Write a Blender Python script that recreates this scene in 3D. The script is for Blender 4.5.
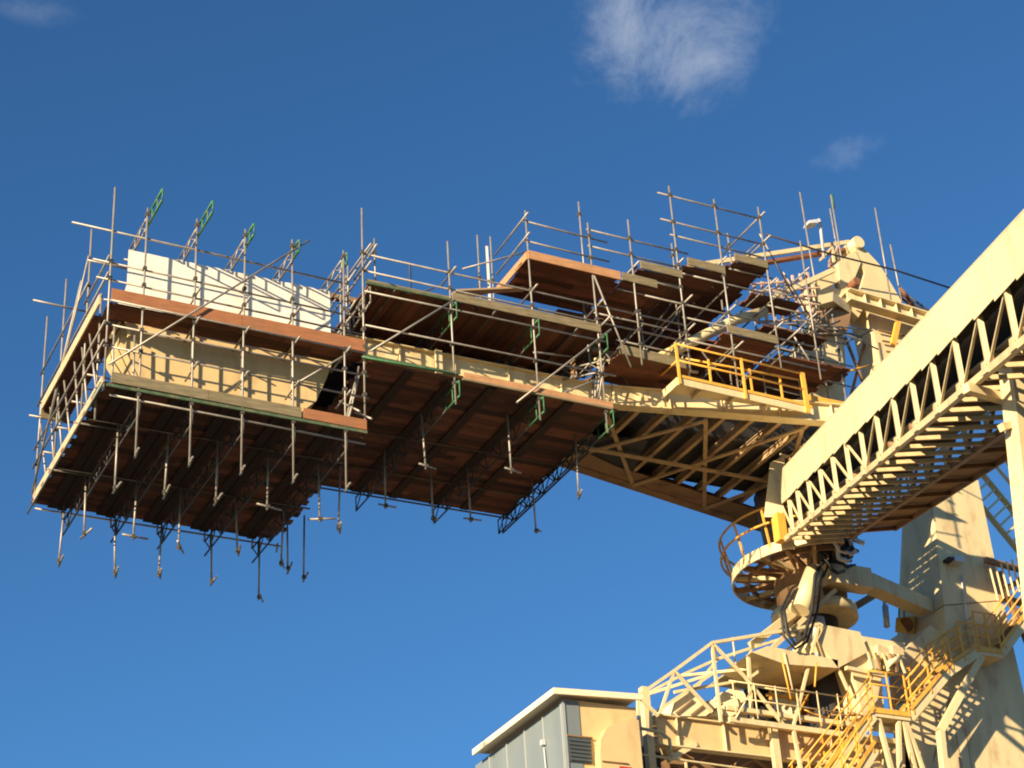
import bpy, bmesh, math, random
from mathutils import Vector, Matrix
random.seed(7)
sc = bpy.context.scene
for o in list(bpy.data.objects):
    bpy.data.objects.remove(o)
COL = sc.collection

# ---------------------------------------------------------------- camera, sky, sun, exposure
# x runs along the loading boom, y away from the viewer across it, z up; metres; the viewer stands at (0,0,1.6)
cam_d = bpy.data.cameras.new('camera'); cam = bpy.data.objects.new('camera', cam_d); COL.objects.link(cam)
cam.matrix_world = Matrix(((0.897424, -0.174680, -0.405113, 0.000000), (-0.437614, -0.468803, -0.767280, 0.000000), (-0.055890, 0.865858, -0.497157, 1.600000), (0.000000, 0.000000, 0.000000, 1.000000)))
cam_d.sensor_fit = 'HORIZONTAL'; cam_d.sensor_width = 36.0; cam_d.lens = 67.485
cam_d.clip_start = 0.1; cam_d.clip_end = 4000
sc.camera = cam

SUN_TRAVEL = Vector((1.9, 1.0, -0.62)).normalized()      # the way the sunlight travels
to_sun = -SUN_TRAVEL
sun_el = math.asin(to_sun.z); sun_az = math.atan2(to_sun.x, to_sun.y)
sd = bpy.data.lights.new('sun', 'SUN'); sd.energy = 5.0; sd.angle = math.radians(0.5); sd.color = (1.0, 0.83, 0.56)
sun = bpy.data.objects.new('sun', sd); COL.objects.link(sun)
sun.rotation_euler = SUN_TRAVEL.to_track_quat('-Z', 'Y').to_euler(); sun.location = (-60, -40, 50)

world = bpy.data.worlds.new('World'); sc.world = world; world.use_nodes = True
wt = world.node_tree; wn = wt.nodes; wl = wt.links
for n in list(wn): wn.remove(n)
w_out = wn.new('ShaderNodeOutputWorld'); w_bg = wn.new('ShaderNodeBackground')
sky = wn.new('ShaderNodeTexSky'); sky.sky_type = 'NISHITA'; sky.sun_disc = False
sky.sun_elevation = sun_el; sky.sun_rotation = sun_az
sky.altitude = 0; sky.air_density = 1.0; sky.dust_density = 0.3; sky.ozone_density = 3.0
w_bg.inputs['Strength'].default_value = 0.067
wl.new(w_bg.outputs[0], w_out.inputs[0])
w_tc = wn.new('ShaderNodeTexCoord')
def w_math(op, a, b=None, clamp=False):
    n = wn.new('ShaderNodeMath'); n.operation = op; n.use_clamp = clamp
    for i, v in enumerate((a, b)):
        if v is None: continue
        if isinstance(v, (int, float)): n.inputs[i].default_value = v
        else: wl.new(v, n.inputs[i])
    return n.outputs[0]
def w_dot(vec):
    n = wn.new('ShaderNodeVectorMath'); n.operation = 'DOT_PRODUCT'
    wl.new(w_tc.outputs['Generated'], n.inputs[0]); n.inputs[1].default_value = vec
    return n.outputs['Value']
def cloud(direction, ru, rv, scale, lo, hi, strength, seed, twist=0.0):
    """A patch of thin cloud around one direction of the sky: ragged noise inside a soft ellipse of angles."""
    d = Vector(direction).normalized(); side = d.cross(Vector((0, 0, 1))).normalized(); up = side.cross(d)
    a = side * math.cos(twist) + up * math.sin(twist); b = up * math.cos(twist) - side * math.sin(twist)
    x = w_math('DIVIDE', w_dot(a), ru); y = w_math('DIVIDE', w_dot(b), rv)
    r2 = w_math('ADD', w_math('MULTIPLY', x, x), w_math('MULTIPLY', y, y))
    mask = w_math('SUBTRACT', 1.0, r2, True)
    mask = w_math('MULTIPLY', mask, w_math('GREATER_THAN', w_dot(d), 0.5))
    nz = wn.new('ShaderNodeTexNoise'); nz.noise_dimensions = '4D'
    nz.inputs['W'].default_value = seed; nz.inputs['Scale'].default_value = scale
    nz.inputs['Detail'].default_value = 9; nz.inputs['Roughness'].default_value = 0.68; nz.inputs['Distortion'].default_value = 0.6
    wl.new(w_tc.outputs['Generated'], nz.inputs['Vector'])
    t = w_math('ADD', nz.outputs['Fac'], w_math('MULTIPLY', mask, 0.32))
    mr = wn.new('ShaderNodeMapRange'); mr.interpolation_type = 'SMOOTHSTEP'
    wl.new(t, mr.inputs['Value']); mr.inputs['From Min'].default_value = lo; mr.inputs['From Max'].default_value = hi
    f = w_math('MULTIPLY', mr.outputs['Result'], w_math('MULTIPLY', w_math('POWER', mask, 0.6), strength), True)
    return f
CLOUDS = [((0.4385, 0.6310, 0.6400), 0.07, 0.056, 15, 0.6, 0.98, 0.56, 5.2, -0.15),
          ((0.5301, 0.6196, 0.5789), 0.032, 0.012, 30, 0.66, 1, 0.14, 7.7, 0.1),
          ((0.1426, 0.7479, 0.6483), 0.03, 0.012, 26, 0.6, 1, 0.16, 1.3, 0)]
col_sock = sky.outputs[0]
w_tint = wn.new('ShaderNodeMix'); w_tint.data_type = 'RGBA'; w_tint.blend_type = 'MULTIPLY'; w_tint.inputs[0].default_value = 1.0
wl.new(col_sock, w_tint.inputs[6]); w_tint.inputs[7].default_value = (0.41, 0.745, 1.0, 1)
col_sock = w_tint.outputs[2]
for c in CLOUDS:
    f = cloud(*c)
    m = wn.new('ShaderNodeMix'); m.data_type = 'RGBA'; wl.new(f, m.inputs[0]); wl.new(col_sock, m.inputs[6])
    m.inputs[7].default_value = (4.2, 4.6, 5.2, 1)
    col_sock = m.outputs[2]
wl.new(col_sock, w_bg.inputs['Color'])

sc.view_settings.view_transform = 'Standard'; sc.view_settings.look = 'None'
sc.view_settings.gamma = 1.0; sc.view_settings.exposure = 1.15; sc.view_settings.use_curve_mapping = False
sc.render.engine = 'CYCLES'; sc.cycles.max_bounces = 6; sc.cycles.filter_width = 2.0

# ---------------------------------------------------------------- materials
def mat(name, base, rough=0.6, metal=0.0, var=0.12, vscale=3.0, stain=None, stain_amt=0.0, stain_scale=1.2, island=0.0, bump=0.0, streak=False, grain=None):
    m = bpy.data.materials.new(name); m.use_nodes = True; nt = m.node_tree; N = nt.nodes; L = nt.links
    b = N['Principled BSDF']; b.inputs['Roughness'].default_value = rough; b.inputs['Metallic'].default_value = metal
    tc = N.new('ShaderNodeTexCoord'); geo = N.new('ShaderNodeNewGeometry')
    nz = N.new('ShaderNodeTexNoise'); nz.inputs['Scale'].default_value = vscale; nz.inputs['Detail'].default_value = 6
    src = tc.outputs['Object']
    if streak or grain:
        mp = N.new('ShaderNodeMapping'); L.new(src, mp.inputs[0]); mp.inputs['Scale'].default_value = grain or (1, 1, 0.15); src = mp.outputs[0]
    L.new(src, nz.inputs['Vector'])
    hsv = N.new('ShaderNodeHueSaturation'); hsv.inputs['Color'].default_value = (*base, 1)
    mr = N.new('ShaderNodeMapRange'); L.new(nz.outputs['Fac'], mr.inputs['Value'])
    mr.inputs['From Min'].default_value = 0.25; mr.inputs['From Max'].default_value = 0.75
    mr.inputs['To Min'].default_value = 1 - var; mr.inputs['To Max'].default_value = 1 + var
    val = mr.outputs[0]
    if island:
        mi = N.new('ShaderNodeMapRange'); L.new(geo.outputs['Random Per Island'], mi.inputs['Value'])
        mi.inputs['To Min'].default_value = 1 - island; mi.inputs['To Max'].default_value = 1 + island
        mu = N.new('ShaderNodeMath'); mu.operation = 'MULTIPLY'; L.new(val, mu.inputs[0]); L.new(mi.outputs[0], mu.inputs[1]); val = mu.outputs[0]
    L.new(val, hsv.inputs['Value'])
    col = hsv.outputs[0]
    if stain:
        n2 = N.new('ShaderNodeTexNoise'); n2.inputs['Scale'].default_value = stain_scale; n2.inputs['Detail'].default_value = 8; n2.inputs['Roughness'].default_value = 0.65
        mp2 = N.new('ShaderNodeMapping'); L.new(tc.outputs['Object'], mp2.inputs[0]); mp2.inputs['Scale'].default_value = (1, 1, 0.35); mp2.inputs['Location'].default_value = (3.3, 1.7, 9.1)
        L.new(mp2.outputs[0], n2.inputs['Vector'])
        m2 = N.new('ShaderNodeMapRange'); L.new(n2.outputs['Fac'], m2.inputs['Value'])
        m2.inputs['From Min'].default_value = 0.52; m2.inputs['From Max'].default_value = 0.72; m2.inputs['To Max'].default_value = stain_amt
        mx = N.new('ShaderNodeMix'); mx.data_type = 'RGBA'; L.new(m2.outputs[0], mx.inputs[0]); L.new(col, mx.inputs[6]); mx.inputs[7].default_value = (*stain, 1)
        col = mx.outputs[2]
    L.new(col, b.inputs['Base Color'])
    rr = N.new('ShaderNodeMapRange'); L.new(nz.outputs['Fac'], rr.inputs['Value']); rr.inputs['To Min'].default_value = max(0.05, rough - 0.12); rr.inputs['To Max'].default_value = min(1, rough + 0.12)
    L.new(rr.outputs[0], b.inputs['Roughness'])
    if bump:
        bp = N.new('ShaderNodeBump'); bp.inputs['Strength'].default_value = bump; bp.inputs['Distance'].default_value = 0.02
        L.new(nz.outputs['Fac'], bp.inputs['Height']); L.new(bp.outputs[0], b.inputs['Normal'])
    return m
RUST = (0.16, 0.06, 0.025)
M = {
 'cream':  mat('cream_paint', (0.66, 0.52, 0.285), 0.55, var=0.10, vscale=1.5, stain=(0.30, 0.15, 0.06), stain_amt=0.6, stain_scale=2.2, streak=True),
 'hood':   mat('hood_sheeting', (0.78, 0.66, 0.39), 0.5, var=0.06, vscale=0.9, stain=(0.46, 0.30, 0.13), stain_amt=0.5, stain_scale=2.0, island=0.04),
 'darkcream':  mat('dark_cream_paint', (0.25, 0.14, 0.065), 0.7, var=0.25, vscale=1.4, stain=(0.08, 0.035, 0.018), stain_amt=0.8),  # darker brown copy of the cream, for rear, far and underside parts
 'yellow': mat('yellow_paint', (0.74, 0.38, 0.055), 0.5, var=0.1, stain=(0.35, 0.13, 0.03), stain_amt=0.5, stain_scale=3),
 'tube':   mat('galvanised_tube', (0.30, 0.265, 0.225), 0.5, 0.4, var=0.25, vscale=4, stain=(0.2, 0.11, 0.06), stain_amt=0.6, stain_scale=5),
 'clamp':  mat('coupler_and_shaded_tube', (0.10, 0.085, 0.07), 0.6, 0.5, var=0.3),  # couplers; also paints shade onto tubes inside and under the scaffold
 'green':  mat('green_paint', (0.035, 0.15, 0.055), 0.55, var=0.25, vscale=6, stain=(0.2, 0.17, 0.12), stain_amt=0.6, stain_scale=4),
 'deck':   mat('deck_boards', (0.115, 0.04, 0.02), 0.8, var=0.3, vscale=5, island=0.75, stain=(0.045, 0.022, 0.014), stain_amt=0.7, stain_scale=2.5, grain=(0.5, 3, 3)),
 'dark_board': mat('dark_boards', (0.035, 0.018, 0.012), 0.85, var=0.3, vscale=4, island=0.4),
 'greenworn': mat('worn_green_paint', (0.07, 0.105, 0.05), 0.65, var=0.3, vscale=6, stain=(0.20, 0.15, 0.08), stain_amt=0.9, stain_scale=5),
 'toepale': mat('fresh_toe_board', (0.42, 0.21, 0.095), 0.75, var=0.2, vscale=6, island=0.15, stain=(0.25, 0.11, 0.05), stain_amt=0.6, grain=(0.5, 2, 3)),
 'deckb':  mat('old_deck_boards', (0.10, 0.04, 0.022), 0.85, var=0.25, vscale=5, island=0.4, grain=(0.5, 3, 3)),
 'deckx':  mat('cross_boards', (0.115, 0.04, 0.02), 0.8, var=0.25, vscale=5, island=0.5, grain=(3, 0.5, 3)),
 'toe':    mat('toe_board', (0.30, 0.115, 0.045), 0.75, var=0.2, vscale=6, island=0.2, stain=(0.2, 0.10, 0.05), stain_amt=0.6, grain=(0.5, 2, 3)),
 'toegrey':mat('weathered_toe_board', (0.19, 0.145, 0.08), 0.8, var=0.35, vscale=6, island=0.15, stain=(0.12, 0.11, 0.05), stain_amt=0.6, grain=(0.5, 2, 3)),
 'pale':   mat('pale_toe_board', (0.50, 0.34, 0.19), 0.8, var=0.15, vscale=6, island=0.15, stain=(0.3, 0.17, 0.09), stain_amt=0.5),
 'white':  mat('white_sheet', (0.80, 0.72, 0.60), 0.6, var=0.05, vscale=2.5, bump=0.08, stain=(0.62, 0.48, 0.33), stain_amt=0.5),
 'chute':  mat('chute_paint', (0.62, 0.44, 0.21), 0.55, var=0.08, vscale=1.5, stain=(0.36, 0.2, 0.09), stain_amt=0.55, stain_scale=1.8),
 'grey':   mat('grey_cladding', (0.165, 0.19, 0.20), 0.5, var=0.08, vscale=2, streak=True, stain=(0.13, 0.14, 0.14), stain_amt=0.3),
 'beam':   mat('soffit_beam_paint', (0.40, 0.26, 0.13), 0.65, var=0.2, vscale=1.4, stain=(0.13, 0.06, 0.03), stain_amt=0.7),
 'channel': mat('floor_channel_shaded', (0.50, 0.36, 0.18), 0.65, var=0.2, vscale=2, stain=(0.14, 0.07, 0.035), stain_amt=0.7, stain_scale=2),  # cream darkened, shade of the gallery underside put into the colour
 'seam':   mat('light_cladding_trim', (0.30, 0.32, 0.32), 0.5, var=0.08),
 'slate':  mat('slate_panel', (0.06, 0.07, 0.075), 0.4, var=0.1),
 'roof':   mat('roof_flashing', (0.78, 0.66, 0.46), 0.5, var=0.05),
 'dark':   mat('dark_and_shaded_steel', (0.03, 0.026, 0.024), 0.6, var=0.3),  # near-black parts; also painted shade on lattice beams and lower drum
 'rubber': mat('black_rubber', (0.012, 0.012, 0.013), 0.55, var=0.2),
 'rust':   mat('rusty_steel', (0.20, 0.075, 0.035), 0.85, var=0.35, vscale=5),
 'lamp':   mat('lamp_housing', (0.55, 0.55, 0.54), 0.35, 0.2, var=0.05),
 'red':    mat('sign_red', (0.45, 0.03, 0.025), 0.5, var=0.05),
 'signw':  mat('sign_white', (0.75, 0.72, 0.68), 0.5, var=0.05),
 'pink':   mat('bleached_timber', (0.50, 0.33, 0.24), 0.8, var=0.2, vscale=6, island=0.25),
 'ground': mat('dark_ground', (0.075, 0.06, 0.045), 0.95, var=0.2, vscale=0.2),
 'conc':   mat('concrete', (0.36, 0.33, 0.29), 0.9, var=0.12, vscale=0.8, bump=0.2),
}

# ---------------------------------------------------------------- mesh building
class MB:
    """Collects shapes in world coordinates; build() links them as one mesh object."""
    def __init__(s): s.v = []; s.f = []
    def hexa(s, p):          # eight corners: bottom loop of four, then top loop of four
        i = len(s.v); s.v += [Vector(q) for q in p]
        s.f += [[i+a for a in q] for q in ((3,2,1,0),(4,5,6,7),(0,1,5,4),(1,2,6,5),(2,3,7,6),(3,0,4,7))]; return s
    def box(s, x0, x1, y0, y1, z0, z1):
        return s.hexa([(x0,y0,z0),(x1,y0,z0),(x1,y1,z0),(x0,y1,z0),(x0,y0,z1),(x1,y0,z1),(x1,y1,z1),(x0,y1,z1)])
    def beam(s, p, q, w, h, up=(0,0,1)):
        p = Vector(p); q = Vector(q); d = (q-p).normalized(); up = Vector(up)
        if abs(d.dot(up)) > 0.98: up = Vector((0,1,0))
        a = d.cross(up).normalized()*w/2; b = a.cross(d).normalized()*h/2
        return s.hexa([p-a-b, p+a-b, q+a-b, q-a-b, p-a+b, p+a+b, q+a+b, q-a+b])
    def ibeam(s, p, q, w, h, t=0.03, up=(0,0,1)):
        p = Vector(p); q = Vector(q); d = (q-p).normalized(); upv = Vector(up)
        a = d.cross(upv).normalized(); b = a.cross(d).normalized()
        s.beam(p+b*(h/2-t/2), q+b*(h/2-t/2), w, t, up); s.beam(p-b*(h/2-t/2), q-b*(h/2-t/2), w, t, up)
        return s.beam(p, q, t, h-2*t-0.004, up)
    def tube(s, p, q, r=0.027, n=8, cap=True):
        p = Vector(p); q = Vector(q); d = (q-p).normalized()
        a = d.orthogonal().normalized(); b = d.cross(a); i = len(s.v)
        for c in (p, q):
            for k in range(n):
                t = 2*math.pi*k/n; s.v.append(c + a*math.cos(t)*r + b*math.sin(t)*r)
        for k in range(n): s.f.append([i+k, i+(k+1)%n, i+n+(k+1)%n, i+n+k])
        if cap: s.f.append([i+k for k in range(n)][::-1]); s.f.append([i+n+k for k in range(n)])
        return s
    def path(s, pts, r=0.027, n=8):
        pts = [Vector(p) for p in pts]; i = len(s.v); ref = None
        for k, p in enumerate(pts):
            d = (pts[min(k+1, len(pts)-1)] - pts[max(k-1, 0)]).normalized()
            a = d.orthogonal().normalized() if ref is None else (ref - d*ref.dot(d)).normalized()
            ref = a; b = d.cross(a)
            for j in range(n):
                t = 2*math.pi*j/n; s.v.append(p + a*math.cos(t)*r + b*math.sin(t)*r)
        for k in range(len(pts)-1):
            for j in range(n):
                s.f.append([i+k*n+j, i+k*n+(j+1)%n, i+(k+1)*n+(j+1)%n, i+(k+1)*n+j])
        s.f.append([i+j for j in range(n)][::-1]); s.f.append([i+(len(pts)-1)*n+j for j in range(n)])
        return s
    def prism(s, poly, thick):   # planar outline pushed by a vector
        poly = [Vector(p) for p in poly]; t = Vector(thick); n = len(poly); i = len(s.v)
        s.v += poly + [p+t for p in poly]
        s.f.append([i+k for k in range(n)][::-1]); s.f.append([i+n+k for k in range(n)])
        for k in range(n): s.f.append([i+k, i+(k+1)%n, i+n+(k+1)%n, i+n+k])
        return s
    def cone(s, c0, r0, c1, r1, n=32):
        c0 = Vector(c0); c1 = Vector(c1); i = len(s.v)
        for c, r in ((c0, r0), (c1, r1)):
            for k in range(n):
                t = 2*math.pi*k/n; s.v.append(c + Vector((math.cos(t)*r, math.sin(t)*r, 0)))
        for k in range(n): s.f.append([i+k, i+(k+1)%n, i+n+(k+1)%n, i+n+k])
        s.f.append([i+k for k in range(n)][::-1]); s.f.append([i+n+k for k in range(n)]); return s
    def build(s, name, m, parent=None, label=None, smooth=False):
        if OFF.length: s.v = [v+OFF for v in s.v]
        lo = Vector([min(v[k] for v in s.v) for k in range(3)]); hi = Vector([max(v[k] for v in s.v) for k in range(3)])
        c = (lo+hi)/2
        if parent is None: c.z = lo.z
        me = bpy.data.meshes.new(name); me.from_pydata([tuple(v-c) for v in s.v], [], s.f)
        bm = bmesh.new(); bm.from_mesh(me); bmesh.ops.recalc_face_normals(bm, faces=bm.faces); bm.to_mesh(me); bm.free()
        me.materials.append(M[m])
        if smooth:
            me.polygons.foreach_set('use_smooth', [len(p.vertices) == 4 for p in me.polygons])
        o = bpy.data.objects.new(name, me); COL.objects.link(o)
        if parent is not None:
            o.parent = parent; o.location = c - WORLD[parent]
        else: o.location = c
        WORLD[o] = c
        if label: o['label'] = label
        return o
WORLD = {}
OFF = Vector((0, 0, 0))
def tag(o, label, cat, group=None):
    o['label'] = label; o['category'] = cat
    if group: o['group'] = group
    return o
def thing(name, label, cat, loc, group=None):
    o = bpy.data.objects.new(name, None); COL.objects.link(o); o.location = V(loc)+OFF; WORLD[o] = V(loc)+OFF
    return tag(o, label, cat, group)
V = Vector
def lerp(a, b, t): return V(a)*(1-t) + V(b)*t

# ---------------------------------------------------------------- scaffold pieces
R_T = 0.025
def wob(s=0.012): return random.uniform(-s, s)
def standard(par, x, y, z0, z1, clamps=(), m='tube', top=False):
    a, b = V((x, y, z0)), V((x+wob(0.03), y+wob(0.03), z1))
    o = MB().tube(a, b, R_T).build('standard', m, par, smooth=True)
    for z in clamps:
        p = lerp(a, b, (z-z0)/(z1-z0))
        MB().box(p.x-0.042, p.x+0.042, p.y-0.045, p.y+0.07, z-0.042, z+0.04).build('coupler', 'clamp', o)
    return o
def rail(par, p, q, name='ledger', m='tube', r=R_T):
    return MB().tube(p, q, r).build(name, m, par, smooth=True)
def ladder_beam(par, p, q, h=0.36, m='green', name='lattice_beam', up=(0,0,1), zig=False, r=0.024):
    """Twin-chord lattice beam with rungs or zigzag lacing."""
    p = V(p); q = V(q); u = V(up)*h; L = (q-p).length; n = max(2, round(L/0.42)); b = MB()
    b.tube(p, q, r, 6).tube(p+u, q+u, r, 6)
    for k in range(n+1):
        t = k/n
        if zig and k < n:
            a, c = lerp(p, q, t), lerp(p, q, (k+1)/n)
            b.tube(a + (u if k % 2 else V()), c + (V() if k % 2 else u), 0.016, 6)
        if not zig or k % 2 == 0: b.tube(lerp(p, q, t), lerp(p, q, t)+u, 0.016, 6)
    return b.build(name, m, par, smooth=True)
def deck(par, x0, x1, y0, y1, z, along='x', m=None, name='deck', holes=None, th=0.042):
    b = MB(); w = 0.228
    if along == 'x':
        n = round((y1-y0)/w); w = (y1-y0)/n
        for k in range(n):
            a = x0 + random.uniform(-0.12, 0.06); e = x1 + random.uniform(-0.06, 0.1)
            cuts = [a] + [x for x in (x0+random.uniform(1.6, 2.9), x0+random.uniform(3.6, 5.2)) if x < e-0.5] + [e]
            for c, d in zip(cuts, cuts[1:]):
                dz = random.uniform(0, 0.012)
                b.box(c+0.004, d-0.004, y0+k*w+0.004, y0+(k+1)*w-0.004, z+dz, z+dz+th)
    else:
        n = round((x1-x0)/w); w = (x1-x0)/n
        for k in range(n):
            a = y0 + random.uniform(-0.05, 0.03); e = y1 + random.uniform(-0.05, 0.15); dz = random.uniform(0, 0.03)
            b.box(x0+k*w+0.004, x0+(k+1)*w-0.004, a, e, z+dz, z+dz+th)
    return b.build(name, m or ('deck' if along == 'x' else 'deckx'), par)
def toe(par, p, q, h=0.28, m='toe', t=0.04, label=None):
    p = V(p); q = V(q); n = max(1, round((q-p).length/2.6)); b = MB()
    for k in range(n):
        a, c = lerp(p, q, k/n), lerp(p, q, (k+1)/n); dz = wob(0.012)
        d = (c-a).normalized()*0.004
        b.beam(a+d+V((0,0,h/2+dz)), c-d+V((0,0,h/2+dz)), t, h)
    return b.build('toe_board', m, par, label)
def drop_tube(par, x, y, z0, z1, ang=90, L=0.64, m='tube'):
    """Tube hanging through the deck with a short cross tube clamped at its foot."""
    b = V((x+wob(0.07), y+wob(0.07), z0+wob(0.09))); t = V((x, y, z1))
    o = MB().tube(b, t, R_T).build('drop_tube', m, par, smooth=True)
    a = math.radians(ang); d = V((math.cos(a), math.sin(a), wob(0.06))).normalized()*L/2
    c = b + V((0.05, 0, 0.09))
    MB().tube(c-d, c+d, R_T).build('foot_tube', 'tube', o, smooth=True)
    MB().box(b.x-0.035, b.x+0.06, b.y-0.038, b.y+0.038, b.z+0.05, b.z+0.13).build('coupler', 'clamp', o)
    return o

# ---------------------------------------------------------------- ground
g = MB().box(-1500, 1500, -1500, 1500, -0.5, 0.0).build('ground', 'ground'); g['kind'] = 'structure'

F = 35.92                                   # front row of scaffold standards
# ---------------------------------------------------------------- loading boom
boom = thing('loading_boom', 'long cream steel boom reaching left from the mast, its girder seen through the scaffold', 'boom', (22, 39.3, 25.9))
ZS = 25.66
def front_y(x): return 37.36 if x < 22.2 else 37.36 - 0.2*(x-22.2)
def back_y(x): return 40.45 if x < 22.2 else 40.45 + 0.225*(x-22.2)
for nm, fy in (('front_girder', front_y), ('rear_girder', back_y)):
    b = MB()
    for x0, x1 in ((14.7, 17.4), (17.4, 22.2), (22.2, 31.4)):
        y0, y1 = fy(x0), fy(x1)
        b.hexa([(x0+.003,y0-.02,ZS+.03),(x1-.003,y1-.02,ZS+.03),(x1-.003,y1+.02,ZS+.03),(x0+.003,y0+.02,ZS+.03),(x0+.003,y0-.02,ZS+.56),(x1-.003,y1-.02,ZS+.56),(x1-.003,y1+.02,ZS+.56),(x0+.003,y0+.02,ZS+.56)])
        for z0, w in ((ZS, .16), (ZS+.563, .13)):
            b.hexa([(x0+.003,y0-w,z0),(x1-.003,y1-w,z0),(x1-.003,y1+w,z0),(x0+.003,y0+w,z0),(x0+.003,y0-w,z0+.027),(x1-.003,y1-w,z0+.027),(x1-.003,y1+w,z0+.027),(x0+.003,y0+w,z0+.027)])
    for k in range(11):
        x = 15.1 + k*1.5
        b.box(x-.012, x+.012, fy(x)-.11, fy(x)-.025, ZS+.04, ZS+.55)
    b.build(nm, 'cream' if nm == 'front_girder' else 'darkcream', boom)
for k in range(12):
    x = 22.6 + k*0.78
    MB().ibeam((x, front_y(x)+.17, ZS+.13), (x, back_y(x)-.17, ZS+.13), .12, .2, .02).build('cross_beam', 'beam', boom)
for x0, x1 in ((22.5, 25.2), (25.2, 27.9), (27.9, 30.6)):
    MB().beam((x0, front_y(x0)+.2, ZS-.035), (x1, back_y(x1)-.2, ZS-.035), .11, .05).build('diagonal_brace', 'beam', boom)
    MB().beam((x0, back_y(x0)-.2, ZS-.09), (x1, front_y(x1)+.2, ZS-.09), .11, .05).build('diagonal_brace', 'beam', boom)
MB().beam((22.5, 39.3, ZS-.15), (31, 39.3, ZS-.15), .12, .06).build('centre_stringer', 'beam', boom)
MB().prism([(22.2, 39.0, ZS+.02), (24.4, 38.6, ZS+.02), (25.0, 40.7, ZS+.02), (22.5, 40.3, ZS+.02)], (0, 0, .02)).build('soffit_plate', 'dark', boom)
MB().prism([(20.7, 39.7, ZS-.02), (23.0, 40.4, ZS-.02), (30.7, 42.15, ZS-.02), (30.7, 41.4, ZS-.02), (24.3, 40.2, ZS-.02), (21.7, 39.2, ZS-.02)], (0, 0, .016)).build('rear_soffit_plate', 'darkcream', boom)
b = MB()
for x0, x1 in ((14.6, 18), (18.02, 21.5), (21.52, 25), (25.02, 28.5), (28.52, 31.5)):
    b.hexa([(x0,38.3,ZS+.34),(x1,38.3,ZS+.34),(x1,40.9,ZS+.34),(x0,40.9,ZS+.34),(x0,38.0,ZS+1.0),(x1,38.0,ZS+1.0),(x1,41.1,ZS+1.0),(x0,41.1,ZS+1.0)])
b.build('belt_trough', 'dark', boom)
b = MB()
for k in range(26): b.tube((15+k*.6, 38.2, ZS+1.03), (15+k*.6, 40.4, ZS+1.03), .05)
b.build('idlers', 'rust', boom)
for y in (38.15, 40.5):
    MB().beam((15, y, ZS+2.2), (30.5, y, ZS+2.2), .14, .14).build('top_chord', 'darkcream', boom)
    for k in range(8):
        x = 16 + k*2
        MB().beam((x, y, ZS+.95), (x, y, ZS+2.13), .1, .1).build('truss_post', 'darkcream', boom)
        MB().beam((x, y+.04, ZS+1.0), (x+1.9, y+.04, ZS+2.1), .08, .08).build('truss_diagonal', 'darkcream', boom)
MB().box(17.5, 17.68, 37.1, 37.2, ZS-.1, ZS+.55).build('bracket', 'cream', boom)
# pale pipe rising along the boom and small kit boxes
MB().path([(23.4,37.0,27.0), V((24.01, 37.00, 27.27)), V((26.59, 37.00, 29.03)), (27.6,36.95,29.5)], .15, 14).build('pipe', 'cream', boom, smooth=True)
b = MB()
for k in range(9): b.beam((22.4+.35*k, 37.5, ZS+.6), (22.4+.35*k, 37.5, ZS+1.5+.03*k), .05, .05)
b.beam((22.3, 37.5, ZS+1.5), (25.5, 37.5, ZS+1.75), .06, .06)
b.build('hand_rail', 'cream', boom)

# ---------------------------------------------------------------- boom head: white wrapped box over the tan chute
head = thing('boom_head', 'white wrapped box over a tan steel chute inside the far left scaffold', 'chute head', (12.1, 38.8, 23.7))
HY = 36.78
b = MB()
nx, nz = 24, 8; x0, x1, z0, z1 = 9.56, 14.58, 25.5, 27.06
vs = {}
for i in range(nx+1):
    for j in range(nz+1):
        t = i/nx; s = j/nz
        x = x0 + (x1-x0)*t; z = z0 + (z1-z0)*s
        if i == 0: x -= max(0, .33-s)*.6
        vs[i,j] = len(b.v); b.v.append(V((x, HY + random.uniform(-.004,.004) - max(0,.3-s)*.12, z + (random.uniform(-.008,.008) if j == nz else 0))))
for i in range(nx):
    for j in range(nz): b.f.append([vs[i,j], vs[i+1,j], vs[i+1,j+1], vs[i,j+1]])
b.build('white_sheet', 'white', head, smooth=True)
MB().box(9.6, 14.55, 36.83, 36.89, 25.45, 27.02).build('sheet_backing', 'white', head)
for x in (10.0, 11.5, 13.0, 14.5):
    MB().box(x-.05, x+.05, 36.9, 40.4, 26.6, 26.7).build('roof_bearer', 'dark', head)
MB().box(10.4, 14.5, 36.92, 40.4, 25.45, 26.5).build('box_body', 'darkcream', head)
MB().prism([(9.5,HY+.01,25.42), (9.48,HY+.01,25.0), V((9.48, 36.79, 24.53)), V((10.12, 36.79, 23.59)), (10.95,HY+.01,23.2), (13.4,HY+.01,23.3), V((13.80, 36.79, 23.52)), V((14.20, 36.79, 23.92)), V((14.48, 36.79, 24.61)), (14.6,HY+.01,25.0), (14.6,HY+.01,25.42)], (0, 1.2, 0)).build('chute', 'chute', head)
MB().beam((9.25,36.73,24.6),(9.5,36.73,25.15),.06,.2,(0,1,0)).beam((9.65,36.73,24.65),(9.54,36.73,25.15),.06,.2,(0,1,0)).build('lifting_lug', 'cream', head)
MB().box(9.52, 14.62, 36.73, 36.775, 25.36, 25.42).build('flange', 'chute', head)

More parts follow.
